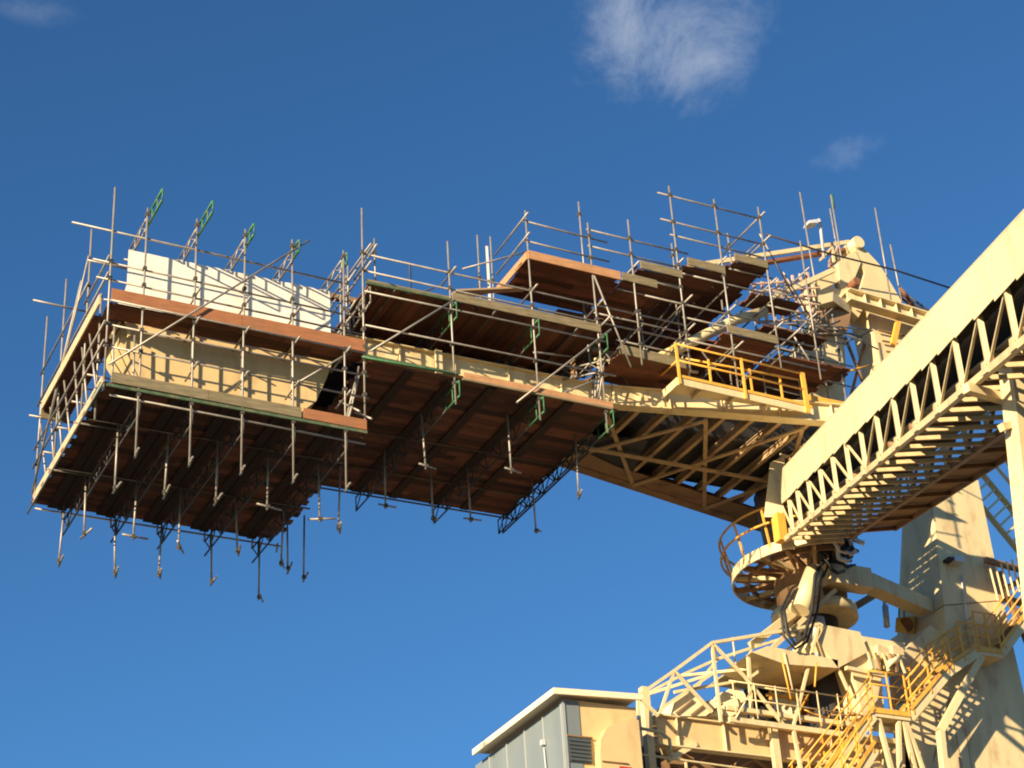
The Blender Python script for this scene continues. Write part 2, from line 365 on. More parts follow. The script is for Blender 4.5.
# ---------------------------------------------------------------- far left scaffold cage
s1 = thing('end_scaffold', 'tall scaffold cage at the far left, rows of tubes hanging below its deck', 'scaffold', (12.1, 39, 22.9))
XS = [9.72, 10.92, 12.10, 13.32, 14.58]
Z1, Z2 = 22.9, 24.95
deck(s1, 9.0, 15.15, 35.95, 42.2, Z1)
deck(s1, 8.95, 15.1, 35.95, 36.6, Z2)
deck(s1, 8.82, 9.5, 36.65, 41.2, Z2+.005, 'y')
for x in XS:
    standard(s1, x, F, 21.2, 27.72, (22.75, 23.85, 24.4, 24.95, 25.6, 26.05, 27.55))
standard(s1, 8.95, F, 22.7, 28.1, (23.85, 24.4, 25.6, 26.05))
standard(s1, 8.93, 37.75, 22.9, 28.1, (23.9, 25.2, 26.5))
standard(s1, 8.93, 40.15, 22.85, 28.12, (23.9, 25.2))
standard(s1, 8.93, 42.0, 22.75, 28.13, (23.9, 25.2))
standard(s1, 9.0, 36.75, 22.4, 25.7, (23.9,))
standard(s1, 15.07, F, 22.85, 29.1, (23.8, 24.4, 25.1, 25.6, 26.1, 27.3, 27.8))
for y in (36.35,):
    for x in XS[1:4]: standard(s1, x+.12, y, 22.95, 24.9, (24.75,))
standard(s1, 9.3, 36.6, 22.95, 25.1)
standard(s1, 9.75, 36.5, 22.95, 24.6)
rail(s1, (8.02, F+.06, 26.93), (14.75, F+.06, 26.82), 'guard_rail')
rail(s1, (8.55, F+.06, 26.06), (15.1, F+.06, 25.93), 'guard_rail')
rail(s1, (8.65, F+.06, 25.60), (15.1, F+.06, 25.48), 'guard_rail')
rail(s1, (8.9, F+.06, 24.42), (15.2, F+.06, 24.36), 'guard_rail')
rail(s1, (8.9, F+.06, 23.86), (15.2, F+.06, 23.76), 'guard_rail')
rail(s1, (9.0, F-.06, 24.99), (15.1, F-.06, 24.9))
rail(s1, (9.1, F+.08, 22.66), (15.1, F+.08, 22.54))
rail(s1, (8.13, 40.1, 27.32), (9.6, 40.1, 27.28), 'guard_rail')
rail(s1, (9.0, 42.2, 22.78), (15.3, 42.2, 22.74), m='tube')
rail(s1, (9.0, 40.1, 22.86), (15.3, 40.1, 22.83), m='clamp')  # inner ledgers darkened, under-deck shade painted as colour
rail(s1, (9.0, 37.55, 22.86), (15.3, 37.55, 22.83), m='clamp')
for z, y0, y1 in ((26.1, 35.75, 37.9), (25.65, 35.75, 42.2), (26.5, 37.6, 42.1), (24.4, 35.8, 42.2), (23.9, 35.8, 42.2), (22.76, 35.6, 42.4)):
    rail(s1, (8.87, y0, z), (8.87, y1, z-.05), 'guard_rail')
rail(s1, (8.86, 37.7, 27.3), (8.86, 40.6, 24.3), 'brace'); rail(s1, (8.84, 38.2, 26.9), (8.84, 41.9, 23.0), 'brace')
for x in (9.2, 9.6):
    for y in (37.7, 40.1): rail(s1, (8.75, y, 22.79), (10.0, y, 22.79), 'transom')
rail(s1, (8.85, 37.75, 27.2), (10.0, 37.75, 27.18), 'transom')
rail(s1, (8.5, 41.3, 24.8), (9.9, 41.3, 24.8), 'transom')
rail(s1, (9.0, F-.12, 23.29), (13.68, F-.12, 27.72), 'brace')
rail(s1, (9.7, 37.7, 27.4), (14.7, 37.7, 27.35), 'guard_rail')
toe(s1, (9.0, F-.02, 25.0), (15.1, F-.02, 24.95), .33, 'toe')
toe(s1, (9.1, F-.02, 22.93), (13.5, F-.02, 22.88), .26, 'toegrey')
toe(s1, (13.55, F-.02, 22.88), (15.1, F-.02, 22.86), .26, 'toe')
toe(s1, (8.93, 36.0, 22.85), (8.93, 42.1, 22.85), .24, 'pale')
toe(s1, (8.78, 36.05, 24.95), (8.78, 41.2, 24.95), .26, 'pale')
toe(s1, (8.78, 41.25, 24.75), (9.5, 41.3, 24.75), .3, 'toegrey')
MB().beam((9.0, F-.03, 22.83), (15.1, F-.03, 22.79), .05, .07).build('edge_ledger', 'greenworn', s1)
MB().beam((8.9, F+.05, 22.83), (8.9, 36.7, 22.83), .05, .2).build('edge_ledger', 'greenworn', s1)
for i, x in enumerate(XS):
    ladder_beam(s1, (x+.07, 36.0, 22.32), (x+.07, 42.5, 22.32), .4, 'dark', zig=True)  # dark colour paints the shade under the deck onto these beams
    yf = (34.95, 34.98, 35.5, 35.75, 35.85)[i]
    ladder_beam(s1, (x+.08, yf, 27.33), (x+.08, 36.15, 27.33), .30, 'green', r=.03)
    ladder_beam(s1, (x+.08, 36.2, 27.33), (x+.08, 37.6, 27.33), .30, 'tube', zig=True)
    MB().tube((x+.08, 37.3, 26.6), (x+.08, 37.55, 27.6), R_T).build('prop', 'tube', s1, smooth=True)
for x in XS:                                     # paired dark boards making wide bands under the lower deck
    MB().box(x-.42, x-.19, 36.0, 42.2, Z1-.045, Z1-.004).box(x-.17, x+.05, 35.98, 42.25, Z1-.05, Z1-.004).build('dark_board', 'dark_board', s1)
for k in range(7):
    rail(s1, (8.9+.02*k, 36.4+.8*k, 23.0), (8.9, 37.3+.75*k, 24.9+.25*(k % 3)), 'brace')
for k in range(4):
    rail(s1, (9.0, 36.6+1.4*k, 25.45), (9.9, 36.55+1.4*k, 25.5), 'transom'); rail(s1, (8.8, 36.9+1.3*k, 23.6), (9.9, 36.95+1.3*k, 23.62), 'transom')
for x in XS[1:]:
    rail(s1, (x+.05, 35.6, 25.66), (x+.05, 36.7, 25.62), 'transom'); rail(s1, (x+.05, 35.62, 24.86), (x+.05, 36.9, 24.86), 'transom'); rail(s1, (x+.05, 35.66, 23.7), (x+.05, 36.6, 23.7), 'transom')
rail(s1, (13.4, F+.1, 23.8), (15.2, F+.1, 25.3), 'brace'); rail(s1, (14.2, 36.4, 25.0), (15.6, 36.6, 27.2), 'brace'); rail(s1, (14.6, 37.6, 26.6), (15.5, 36.2, 28.3), 'brace')
rail(s1, (14.9, 36.9, 25.2), (14.9, 36.9, 27.9), 'standard'); rail(s1, (15.3, 37.3, 25.4), (15.3, 37.3, 27.6), 'standard')
angs = {0: 80, 1: 90, 2: 95, 3: 88, 4: 60}
for x in XS:                                     # cross tubes at the foot of the front row
    MB().tube((x-.01, F-.25, 21.29), (x+.06, F+.25, 21.31), R_T).build('foot_tube', 'tube', s1, smooth=True)
for x, y, z, a in ((9.72,37.5,21.2,90),(10.92,37.55,21.2,85),(12.08,37.55,21.2,88),(13.32,37.6,21.2,8),(14.58,37.65,21.2,150),(15.22,37.85,21.2,70),
                   (9.74,40.3,21.2,100),(10.9,39.98,21.2,5),(12.0,40.1,21.2,60),(13.34,40.0,21.2,75),(14.66,40.2,21.2,65),(15.4,40.75,21.2,80),(15.0,40.9,21.45,80),
                   (9.66,41.95,21.2,85),(10.9,41.92,21.2,80),(12.09,41.9,21.2,75),(13.34,41.85,21.2,85),(14.68,42.05,21.2,60)):
    drop_tube(s1, x, y, z, 22.97, a)
for x in XS + [15.25]:
    MB().tube((x-.1, 42.0, 22.7), (x+.05, 42.5, 22.72), R_T).build('transom', 'tube', s1, smooth=True)
# ladder beam rising beside the right-hand standard
ladder_beam(s1, (14.75, 36.3, 23.0), (15.02, 36.1, 24.4), .25, 'tube', zig=True)
rail(s1, (14.85, 35.7, 23.2), (14.85, 36.9, 24.1), 'brace'); rail(s1, (15.1, 35.6, 23.0), (15.1, 36.6, 23.7), 'brace')

# ---------------------------------------------------------------- middle scaffold slung under and over the boom
s2 = thing('middle_scaffold', 'two level scaffold slung round the middle of the boom, right of the white box', 'scaffold', (18.4, 39, 24.7))
Z3, Z4 = 24.72, 26.95
MX = [17.42, 19.68, 21.62]
deck(s2, 15.2, 21.85, 35.95, 42.3, Z3)
deck(s2, 15.25, 21.6, 35.95, 38.9, Z4-.04, 'y')
deck(s2, 15.6, 21.6, 39.0, 42.2, Z4+.3, 'y')
for x, top in ((17.42, 28.7), (19.68, 30.22)):
    standard(s2, x, F, 24.0, top, (24.6, 25.68, 26.62, 27.31, 27.79))
standard(s2, 21.55, F, 24.0, 30.3, (24.6, 25.68, 26.62, 27.31, 29.2, 29.9))
for x in MX:
    ladder_beam(s2, (x+.06, 35.8, 24.2), (x+.06, 36.6, 24.2), .4, 'green')
    ladder_beam(s2, (x+.06, 36.6, 24.2), (x+.06, 42.4, 24.2), .4, 'dark', zig=True)  # same green beam, its shaded rear stretch painted dark
    ladder_beam(s2, (x+.06, 35.75, 26.38), (x+.06, 36.6, 26.38), .42, 'green')
    ladder_beam(s2, (x+.06, 36.6, 26.38), (x+.06, 38.9, 26.38), .42, 'dark', zig=True)  # shade behind the lit front end put into the dark colour
ladder_beam(s2, (15.27, 35.9, 26.4), (15.4, 38.0, 26.4), .45, 'tube')
ladder_beam(s2, (21.86, 37.5, 24.3), (21.86, 42.5, 24.3), .38, 'dark', zig=True, r=.03)
rail(s2, (15.1, F-.06, 26.64), (21.7, F-.06, 26.64)); rail(s2, (15.1, F-.06, 25.68), (21.9, F-.06, 25.67))
rail(s2, (15.1, F+.06, 27.80), (24.3, F+.06, 27.76), 'guard_rail'); rail(s2, (15.1, F+.06, 27.31), (24.3, F+.06, 27.25), 'guard_rail')
rail(s2, (15.0, F-.06, 24.78), (17.5, F-.06, 24.8), m='green'); 
MB().beam((15.15, F-.05, 26.9), (17.4, F-.05, 26.92), .06, .07).build('edge_ledger', 'greenworn', s2)
MB().beam((15.15, F-.05, 24.84), (17.4, F-.05, 24.82), .05, .07).build('edge_ledger', 'greenworn', s2)
toe(s2, (17.45, F-.03, 26.93), (21.6, F-.03, 26.9), .24, 'toegrey')
toe(s2, (15.2, F+.06, 26.95), (17.4, F+.06, 26.95), .12, 'toegrey')
toe(s2, (17.65, F-.03, 24.74), (21.75, F-.03, 24.72), .17, 'toepale')
MB().beam((17.6, F-.06, 24.70), (21.7, F-.06, 24.68), .05, .05).build('edge_ledger', 'toegrey', s2)
rail(s2, (15.18, F-.12, 24.93), (17.47, F-.12, 26.9), 'brace'); rail(s2, (19.0, F-.12, 24.3), (21.85, F-.12, 27.0), 'brace')
rail(s2, (21.5, F-.12, 28.55), (22.35, F-.1, 26.0), 'brace')
for y in (39.0, 40.9, 42.3): rail(s2, (15.0, y, 24.66), (22.0, y, 24.66), m='clamp')  # tubes coloured dark to imitate shade under the middle deck
for z in (27.3, 27.8): rail(s2, (15.15, 35.5, z), (15.15, 38.8, z), 'guard_rail')
rail(s2, V((15.25, 35.38, 27.73)), V((15.25, 36.87, 27.60)), 'brace'); rail(s2, V((15.10, 36.40, 26.71)), V((15.10, 37.72, 26.53)), 'brace')
standard(s2, 15.5, 36.1, 26.9, 28.4, (28.0,)); standard(s2, 15.1, 36.9, 26.9, 28.0)
standard(s2, 15.35, 37.6, 26.6, 28.2)
for x, h in ((16.75, 28.45), (17.25, 27.6)): standard(s2, x, 36.8, 26.95, h)
for x, y, a, L in ((17.3,37.65,10,.5),(19.35,37.0,12,.5),(17.2,39.75,5,.5),(18.55,39.9,15,.2),(19.6,39.9,0,.5),(21.45,39.85,0,.2),(21.5,37.45,70,.5)):
    drop_tube(s2, x, y, 23.0, 24.75, a, L)
MB().beam((18.1, 37.6, 28.12), (21.2, 37.3, 29.3), .5, .05, (0, -.3, 1)).build('loose_plank', 'toe', s2)
MB().beam((18.0, 36.9, 27.9), (20.9, 37.4, 29.0), .24, .05).build('loose_plank', 'pale', s2)
for px, top, bot in (((20.05,39.5),31.8,27), ((20.45,39.5),31.85,27), ((20.2,39.8),31.0,27)):
    standard(s2, px[0], px[1], bot, top, (30.4,))
MB().box(20.36, 20.43, 39.6, 39.64, 28.2, 31.6).build('white_strip', 'white', s2)
rail(s2, (19.5, 39.4, 30.5), (21.3, 38.9, 31.2), 'brace')
for x in MX[:2] + [18.5, 20.6, 16.3]:
    MB().box(x-.14, x+.09, 36.0, 42.25, Z3-.045, Z3-.004).build('dark_board', 'dark_board', s2)  # dark boards banding the underside of the middle deck
for k, x in enumerate((15.9, 17.45, 18.6, 19.7, 20.9, 21.6)):
    rail(s2, (x, 35.85, 26.85), (x, 38.9, 26.85), 'transom', 'clamp')  # shade below the platform put into the tube colour
    if k % 2: rail(s2, (x, 35.6, 27.75), (x, 36.6, 27.72), 'transom')
rail(s2, (19.7, F+.12, 26.0), (21.5, 37.2, 26.9), 'brace'); rail(s2, (20.3, 36.4, 25.0), (22.2, 36.6, 26.2), 'brace')
rail(s2, (15.4, 37.8, 27.0), (17.9, 37.9, 28.6), 'brace'); rail(s2, (18.6, 38.6, 27.2), (20.4, 38.8, 29.0), 'brace')
# right-hand end, tied back with a lattice of loose tubes
for k in range(5):
    rail(s2, (21.7+.1*k, 36.5+.3*k, 25.2+.05*k), (21.9+.05*k, 36.3+.3*k, 26.5), 'brace')
ladder_beam(s2, (21.7, 36.1, 25.9), (21.2, 37.3, 26.2), .3, 'tube', zig=True)

# ---------------------------------------------------------------- upper scaffold, platforms stepping up towards the mast
s3 = thing('upper_scaffold', 'highest scaffold with timber platforms stepping up to the right beside the cream mast', 'scaffold', (23.5, 37.2, 26.3))
ZP = 28.72
deck(s3, 19.7, 22.35, 35.95, 37.75, ZP, 'x')
deck(s3, 22.4, 23.45, 35.98, 37.75, ZP-.04, 'x')
toe(s3, (19.65, F-.03, ZP-.02), (22.35, F-.03, ZP-.04), .25, 'toepale')
toe(s3, (19.64, F, ZP-.02), (19.64, 37.7, ZP-.02), .22, 'toepale')
steps = [(22.4, 23.45, 28.68, 'toegrey'), (23.0, 24.28, 29.2, 'toegrey'), (24.5, 25.68, 29.66, 'toegrey'), (26.05, 27.12, 30.18, 'toegrey')]
for x0, x1, z, m in steps:
    deck(s3, x0-(.9 if x0 == 22.4 else 0), x1, 35.98 if x0 > 22.4 else 37.8, 41.6, z, 'x', 'deckb')
    toe(s3, (x0, F-.03, z+.0), (x1, F-.03, z-.02), .24, m)
    MB().tube((x0, 36.2, z-.08), (x0+1.4, 36.2, z-.08), R_T).build('transom', 'tube', s3, smooth=True)
deck(s3, 25.5, 27.1, 35.98, 39.6, 27.74, 'x'); deck(s3, 25.6, 28.7, 38.7, 42, 29.35, 'y'); deck(s3, 25.5, 29.8, 39.4, 41.9, 28.7, 'y'); deck(s3, 23.6, 29.0, 40.6, 43.5, 28.2, 'x', 'deckb'); toe(s3, (25.5, F-.03, 27.76), (27.1, F-.03, 27.74), .24, 'toegrey')
deck(s3, 27.2, 29.3, 36.2, 39.0, 27.6, 'x')
deck(s3, 22.2, 24.4, 36.1, 37.5, 26.5, 'x'); toe(s3, (22.2, 36.05, 26.5), (24.3, 36.05, 26.45), .28, 'toegrey')
for x, z0, z1, cl in ((22.75, 26.2, 30.68, (26.83, 27.25, 27.8, 29.6, 30.1)), (24.2, 26.3, 32.18, (27.2, 27.5, 28.4, 28.9, 29.6, 30.1, 31.0, 31.9)),
                      (25.62, 25.9, 32.1, (27.0, 28.4, 29.6, 31.0, 31.9)), (27.1, 26.95, 32.25, (28.4, 30.2, 31.0, 31.9)), (28.35, 26.9, 31.4, (28.4, 30.2))):
    standard(s3, x, F, z0, z1, cl)
for x, y, z0, z1 in ((22.16, 37.4, 28.7, 32.1), (23.3, 38.2, 28.7, 30.4), (25.6, 38.2, 29.7, 32.1), (27.3, 37.8, 30.2, 32.6), (22.3, 37.2, 26.6, 28.7), (21.8, 36.9, 26.2, 28.5),
                     (23.8, 37.4, 26.6, 29.0), (25.0, 37.4, 26.6, 29.4), (26.4, 37.3, 26.6, 29.8), (27.5, 37.3, 26.6, 30.4), (28.6, 37.2, 26.4, 30.9)):
    standard(s3, x, y, z0, z1, (z1-.4,))
def frail(x0, x1, z, name='guard_rail', dz=-.03): rail(s3, (x0, F+.06, z), (x1, F+.06, z+dz), name)
frail(19.6, 22.1, 29.92, dz=-.08); frail(19.6, 22.1, 29.30, dz=-.06)
frail(21.5, 24.6, 30.12); frail(21.5, 24.4, 29.6)
frail(23.85, 27.1, 31.92); frail(23.85, 27.1, 31.05)
frail(24.1, 27.2, 30.6); frail(22.1, 24.3, 26.84, 'ledger'); frail(23.1, 27.2, 28.42, 'ledger'); frail(23.1, 24.3, 28.92, 'ledger')
frail(24.7, 27.2, 29.4, 'ledger'); frail(21.5, 24.3, 27.53, 'ledger'); frail(24.2, 28.6, 27.3, 'ledger'); frail(24.2, 28.6, 28.0, 'ledger'); frail(27.0, 28.8, 29.5, 'ledger'); frail(27.0, 28.8, 29.0, 'ledger')
for z in (29.92, 29.3): rail(s3, (19.6, F-.3, z+.02), (19.6, 37.6, z-.06), 'guard_rail')
for x, z, y0, y1 in ((27.15, 31.95, 35.5, 38.0), (27.15, 31.1, 35.4, 37.9), (25.66, 30.1, 35.5, 38.4), (24.26, 29.7, 35.5, 38.4), (22.8, 29.2, 35.4, 38.4), (24.26, 28.42, 35.3, 38.2), (24.3, 27.6, 35.4, 37.8),
                     (25.68, 28.5, 35.4, 38.0), (25.68, 27.3, 35.3, 37.8), (21.7, 27.2, 35.3, 37.4), (27.16, 29.7, 35.4, 37.8), (27.16, 28.3, 35.4, 37.8), (28.4, 28.9, 35.5, 37.8), (28.4, 30.4, 35.5, 37.8)):
    rail(s3, (x, y0+.2, z), (x, y1, z), 'transom')
rail(s3, (23.2, 37.4, 26.9), (25.4, 37.4, 29.6), 'brace'); rail(s3, (25.8, F+.12, 26.3), (27.0, 37.0, 27.5), 'brace')
rail(s3, (27.1, F+.1, 31.4), (28.4, 36.6, 30.0), 'brace'); rail(s3, (27.2, 36.4, 31.3), (25.9, 37.6, 30.0), 'brace'); rail(s3, (27.3, 36.2, 29.7), (29.0, 37.0, 30.9), 'brace')
deck(s3, 27.0, 28.6, 36.6, 37.3, 29.75, 'x', 'deckb'); deck(s3, 27.4, 29.4, 36.8, 37.5, 28.9, 'x', 'deckb'); deck(s3, 28.6, 30.3, 37.0, 38.2, 28.2, 'x', 'deckb')
for k in range(9):                              # loose ties round the mast end
    a = V((27.2+random.uniform(0, 3.0), 36.2+random.uniform(0, 1.4), 27.2+random.uniform(0, 3.0)))
    d = (V((random.uniform(.7, 1.3), 0, random.uniform(-.2, .2))), V((0, random.uniform(.8, 1.4), 0)), V((.6, .2, random.uniform(-.9, .9))))[k % 3]
    rail(s3, a-d, a+d, ('ledger', 'transom', 'brace')[k % 3], 'clamp' if k % 2 else 'tube')  # every second tie darkened as painted shade
for k in range(10):
    a = V((22.3+.5*k, 36.9+.25*(k % 3), 27.0+.35*(k % 4))); rail(s3, a, a+V((.9, .3, 1.2 if k % 2 else -.8)), 'brace', 'clamp')  # inner braces take a dark colour standing in for shade
for x in (22.8, 24.2, 25.6, 27.1):
    for z in (29.0, 27.2): rail(s3, (x+.07, 35.85, z+.2), (x+.07, 38.2, z+.2), 'transom', 'clamp')  # transoms darkened, shade between the decks painted on
# lattice of pale bars beside the mast
lat = MB()
for k in range(8): lat.beam((27.9+.28*k, 37.7, 29.6+.1*k), (27.95+.28*k, 37.75, 31.0+.12*k), .07, .05)
for k in range(6): lat.beam((27.7, 37.65, 29.6+.25*k), (30.2, 37.65, 30.2+.28*k), .05, .05)
lat.build('slatted_screen', 'pink', s3)
for k in range(9):
    a = V((27.6+.3*k, 36.6+.1*(k % 3), 28.9+.12*(k % 4))); rail(s3, a, a+V((1.4+.3*(k % 2), .3, .9-.35*(k % 4))), 'brace', 'tube' if k % 2 else 'clamp')  # alternate braces coloured dark as if in shade
for x, y, z0, z1 in ((30.35, 38.0, 29.5, 35.0), (31.45, 38.0, 30.6, 35.15), (31.6, 38.3, 32.8, 34.9), (32.72, 37.6, 31.4, 34.75), (33.3, 37.8, 31.6, 33.7)):
    standard(s3, x, y, z0, z1)
for x, z0, z1 in ((31.45, 34.7, 35.2),):
    MB().tube((x+.03, 38.0, z0), (x+.05, 38.0, z1), .05).build('green_end_cap', 'green', s3, smooth=True)
for x in (28.9, 29.6, 30.2):
    standard(s3, x, 37.3, 26.8, 30.2, (28.0, 29.0))
for z in (27.2, 27.9, 28.6, 29.3): rail(s3, (27.4, 37.2, z), (30.6, 37.25, z-.1), 'ledger')

# ---------------------------------------------------------------- yellow railed walkway on the boom side
wk = thing('side_walkway', 'cream walkway with yellow railing on the boom side, left of the sloping gallery', 'walkway', (25.8, 36.4, 25.7))
w0, w1 = V((23.74, 35.82, 25.86)), V((27.80, 35.95, 25.86))
MB().prism([w0+V((0,.03,.1)), w1+V((0,.03,.1)), (27.88, 36.2, 25.96), (23.72, 36.6, 25.96)], (0, 0, .04)).build('floor', 'cream', wk)
MB().beam(w0+V((0,0,.02)), w1+V((0,0,.02)), .04, .22).build('front_kickboard', 'cream', wk)
MB().beam(w0+V((0,-.03,.15)), w1+V((0,-.03,.15)), .03, .08).build('kick_strip', 'yellow', wk)
MB().beam(w0+V((-.02,.02,.02)), V((23.72, 36.62, 25.88)), .04, .22).build('end_plate', 'cream', wk)
for t in (.2, .45, .7): MB().beam(lerp(w0, w1, t)+V((0,.05,.03)), lerp((23.72,36.58,25.89),(27.88,36.2,25.89), t), .08, .1).build('floor_joist', 'cream', wk)
for t in (.0, .5, .985):
    p = lerp(w0, w1, t); MB().beam(p+V((0,-.05,-.1)), p+V((0,-.05,1.12)), .06 if t < .9 else .13, .05, (0,1,0)).build('post', 'yellow', wk)
for z in (1.09, .6):
    rail(wk, w0+V((0,-.05,z)), w1+V((0,-.05,z)), 'hand_rail', 'yellow', .026)
    rail(wk, w0+V((0,-.05,z)), V((23.72, 36.6, 25.86+z)), 'hand_rail', 'yellow', .026)
for t in (.3, .62, .86):
    p = lerp(w0, w1, t)+V((0, .3, 0)); MB().beam(p+V((0,0,.1)), p+V((0,0,1.1)), .045, .045, (0,1,0)).build('post', 'yellow', wk)
rail(wk, w0+V((.6,.45,1.05)), w1+V((0,.2,1.05)), 'hand_rail', 'yellow', .03)
MB().beam((28.0, 36.2, 26.3), (30.6, 36.25, 26.35), .1, .4).build('yellow_beam', 'yellow', wk)

# ---------------------------------------------------------------- mast
mast = thing('mast', 'tall cream steel mast with plated legs rising behind the sloping gallery', 'mast', (31.8, 38.6, 26.4))
TY = V((0, .55, 0))
MB().prism([V((32.05, 38.00, 33.64)), V((32.39, 38.00, 33.46)), V((32.89, 38.00, 32.97)), V((33.40, 38.00, 31.94)), V((33.80, 38.00, 31.00)), V((34.72, 38.00, 29.14)), V((32.43, 38.00, 28.02)), V((32.24, 38.00, 29.42)), V((32.15, 38.00, 31.12)), V((31.83, 38.00, 31.54)), V((32.02, 38.00, 31.97)), V((32.27, 38.00, 32.57)), V((32.06, 38.00, 33.02))], (0, .9, 0)).build('right_leg', 'cream', mast)
MB().prism([V((30.13, 38.00, 30.46)), V((31.12, 38.00, 30.55)), V((30.94, 38.00, 28.88)), V((30.54, 38.00, 27.16)), V((28.88, 38.00, 26.84)), V((29.51, 38.00, 29.18))], (0, .9, 0)).build('left_leg', 'cream', mast)
MB().prism([V((30.23, 38.02, 31.68)), V((31.33, 38.02, 32.71)), V((31.56, 38.02, 32.41)), V((30.98, 38.02, 31.75)), V((31.78, 38.02, 31.58)), V((32.12, 38.02, 31.44)), V((31.72, 38.02, 30.83)), V((30.47, 38.02, 31.00))], (0, .8, 0)).build('head_plate', 'cream', mast)
MB().prism([V((31.27, 37.95, 32.66)), V((31.99, 37.95, 33.26)), V((32.14, 37.95, 32.86)), V((31.54, 37.95, 31.73)), V((31.21, 37.95, 31.44))], (0, .3, 0)).build('lug_plate', 'cream', mast)
MB().ibeam(V((31.02, 37.50, 31.13)), V((34.70, 37.50, 30.87)), .34, .40, .04).build('cross_beam', 'cream', mast)
b = MB()
for t in (.15, .3, .45, .6, .75): 
    p = lerp(V((31.02, 37.50, 31.13)), V((34.70, 37.50, 30.87)), t); b.box(p.x-.012, p.x+.012, p.y-.15, p.y-.025, p.z-.155, p.z+.155)
b.build('stiffener', 'cream', mast)
MB().hexa([V((29.75, 37.30, 30.41)), V((30.31, 37.30, 30.68)), V((31.11, 37.60, 30.62)), V((31.40, 38.20, 30.93)), V((29.80, 37.30, 30.73)), V((30.37, 37.30, 31.00)), V((31.16, 37.60, 30.94)), V((31.45, 38.20, 31.26))]).build('sheave_box', 'cream', mast)
MB().prism([V((30.26, 37.60, 30.57)), V((31.20, 37.60, 30.78)), V((30.93, 37.60, 30.00)), V((29.86, 37.60, 29.83))], (0, 1.2, 0)).build('access_platform', 'darkcream', mast)
# the two pendant plates from the mast head out to the boom
MB().beam(V((26.24, 38.40, 31.28)), V((32.42, 38.40, 33.72)), .2, .09).build('pendant_bar', 'rust', mast)
MB().beam(V((26.58, 38.90, 31.67))+V((0,0,.3)), V((32.84, 38.90, 34.14))+V((0,0,.25)), .09, .13).build('pendant_bar', 'cream', mast)
MB().beam(V((28.32, 37.70, 30.49)), V((30.86, 37.70, 32.12)), .16, .14).build('inclined_strut', 'cream', mast)
MB().tube(V((32.04, 38.00, 33.56))+V((.1,-.12,0)), V((32.04, 38.00, 33.56))+V((.1,1.0,0)), .2, 20).build('head_sheave', 'cream', mast, smooth=True)
MB().tube(V((31.68, 37.70, 31.85))+V((-.1,-.1,0)), V((31.68, 37.70, 31.85))+V((-.1,.3,0)), .13, 18).build('sheave', 'rust', mast, smooth=True)
for i in range(3):
    MB().tube(V((34.12, 38.60, 32.64))+V((0,.12*i,0)), V((36.58, 38.60, 31.27))+V((0,.12*i,0)), .035).build('backstay_rope', 'dark', mast, smooth=True)
for k in range(4): MB().tube(V((33.76, 38.30, 32.52))+V((.22*k,.1*k,-.16*k)), V((34.00, 38.30, 32.22))+V((.24*k,.1*k,-.15*k)), .06, 10).build('rope_socket', 'rust', mast, smooth=True)
MB().beam(V((32.83, 37.60, 30.69)), V((32.49, 37.60, 29.83)), .16, .1, (0,1,0)).build('yellow_post', 'yellow', mast)
for k in range(5):
    MB().tube(V((32.29, 37.90, 30.47))+V((.08*k,0,-.35*k)), V((33.63, 37.90, 30.48))+V((.05*k,0,-.33*k)), .03).build('climb_rung', 'darkcream', mast)
MB().tube(V((30.31, 37.60, 28.40)), V((31.58, 37.60, 28.96)), .035).build('hand_rail', 'yellow', mast, smooth=True)
MB().tube(V((31.35, 38.30, 30.25)), V((31.84, 38.30, 28.39)), .05).tube(V((32.42, 38.50, 30.84)), V((31.31, 38.50, 28.23)), .05).build('cross_tie', 'darkcream', mast, smooth=True)
b = MB()
for k in range(4): b.beam(V((31.22, 38.30, 32.86))+V((.06*k,.1*k,0)), V((31.66, 38.30, 33.55))+V((.25*k,.1*k,0)), .06, .05)
b.build('head_rail', 'pink', mast)
MB().beam(V((30.65, 38.00, 32.61)), V((31.18, 38.00, 33.20)), .07, .06).beam(V((31.18, 38.00, 33.20)), V((31.16, 38.00, 32.66)), .07, .06).build('head_frame', 'cream', mast)

fl = thing('flood_light', 'small white floodlight on a bent post above the mast head', 'floodlight', V((30.75, 38.00, 32.78)))
MB().path([V((30.81, 38.00, 32.72)), V((30.88, 38.00, 34.04)), V((30.83, 38.00, 34.13))], .05, 8).build('post', 'lamp', fl, smooth=True)
lp = V((30.58, 38.00, 33.92))
MB().hexa([lp+V((-.24,-.16,-.16)), lp+V((.12,-.16,-.05)), lp+V((.12,.16,-.05)), lp+V((-.24,.16,-.16)), lp+V((-.2,-.12,-.02)), lp+V((.22,-.13,.13)), lp+V((.22,.13,.13)), lp+V((-.2,.12,-.02))]).build('lamp_head', 'lamp', fl)

cb = MB().path([V((28.18, 37.20, 32.41)), V((30.49, 37.30, 32.35)), V((32.91, 37.40, 32.42)), V((35.94, 37.50, 32.25))], .028).build('stay_cable', 'dark', smooth=True)
tag(cb, 'thin dark cable running from the scaffold past the mast towards the gallery', 'cable')

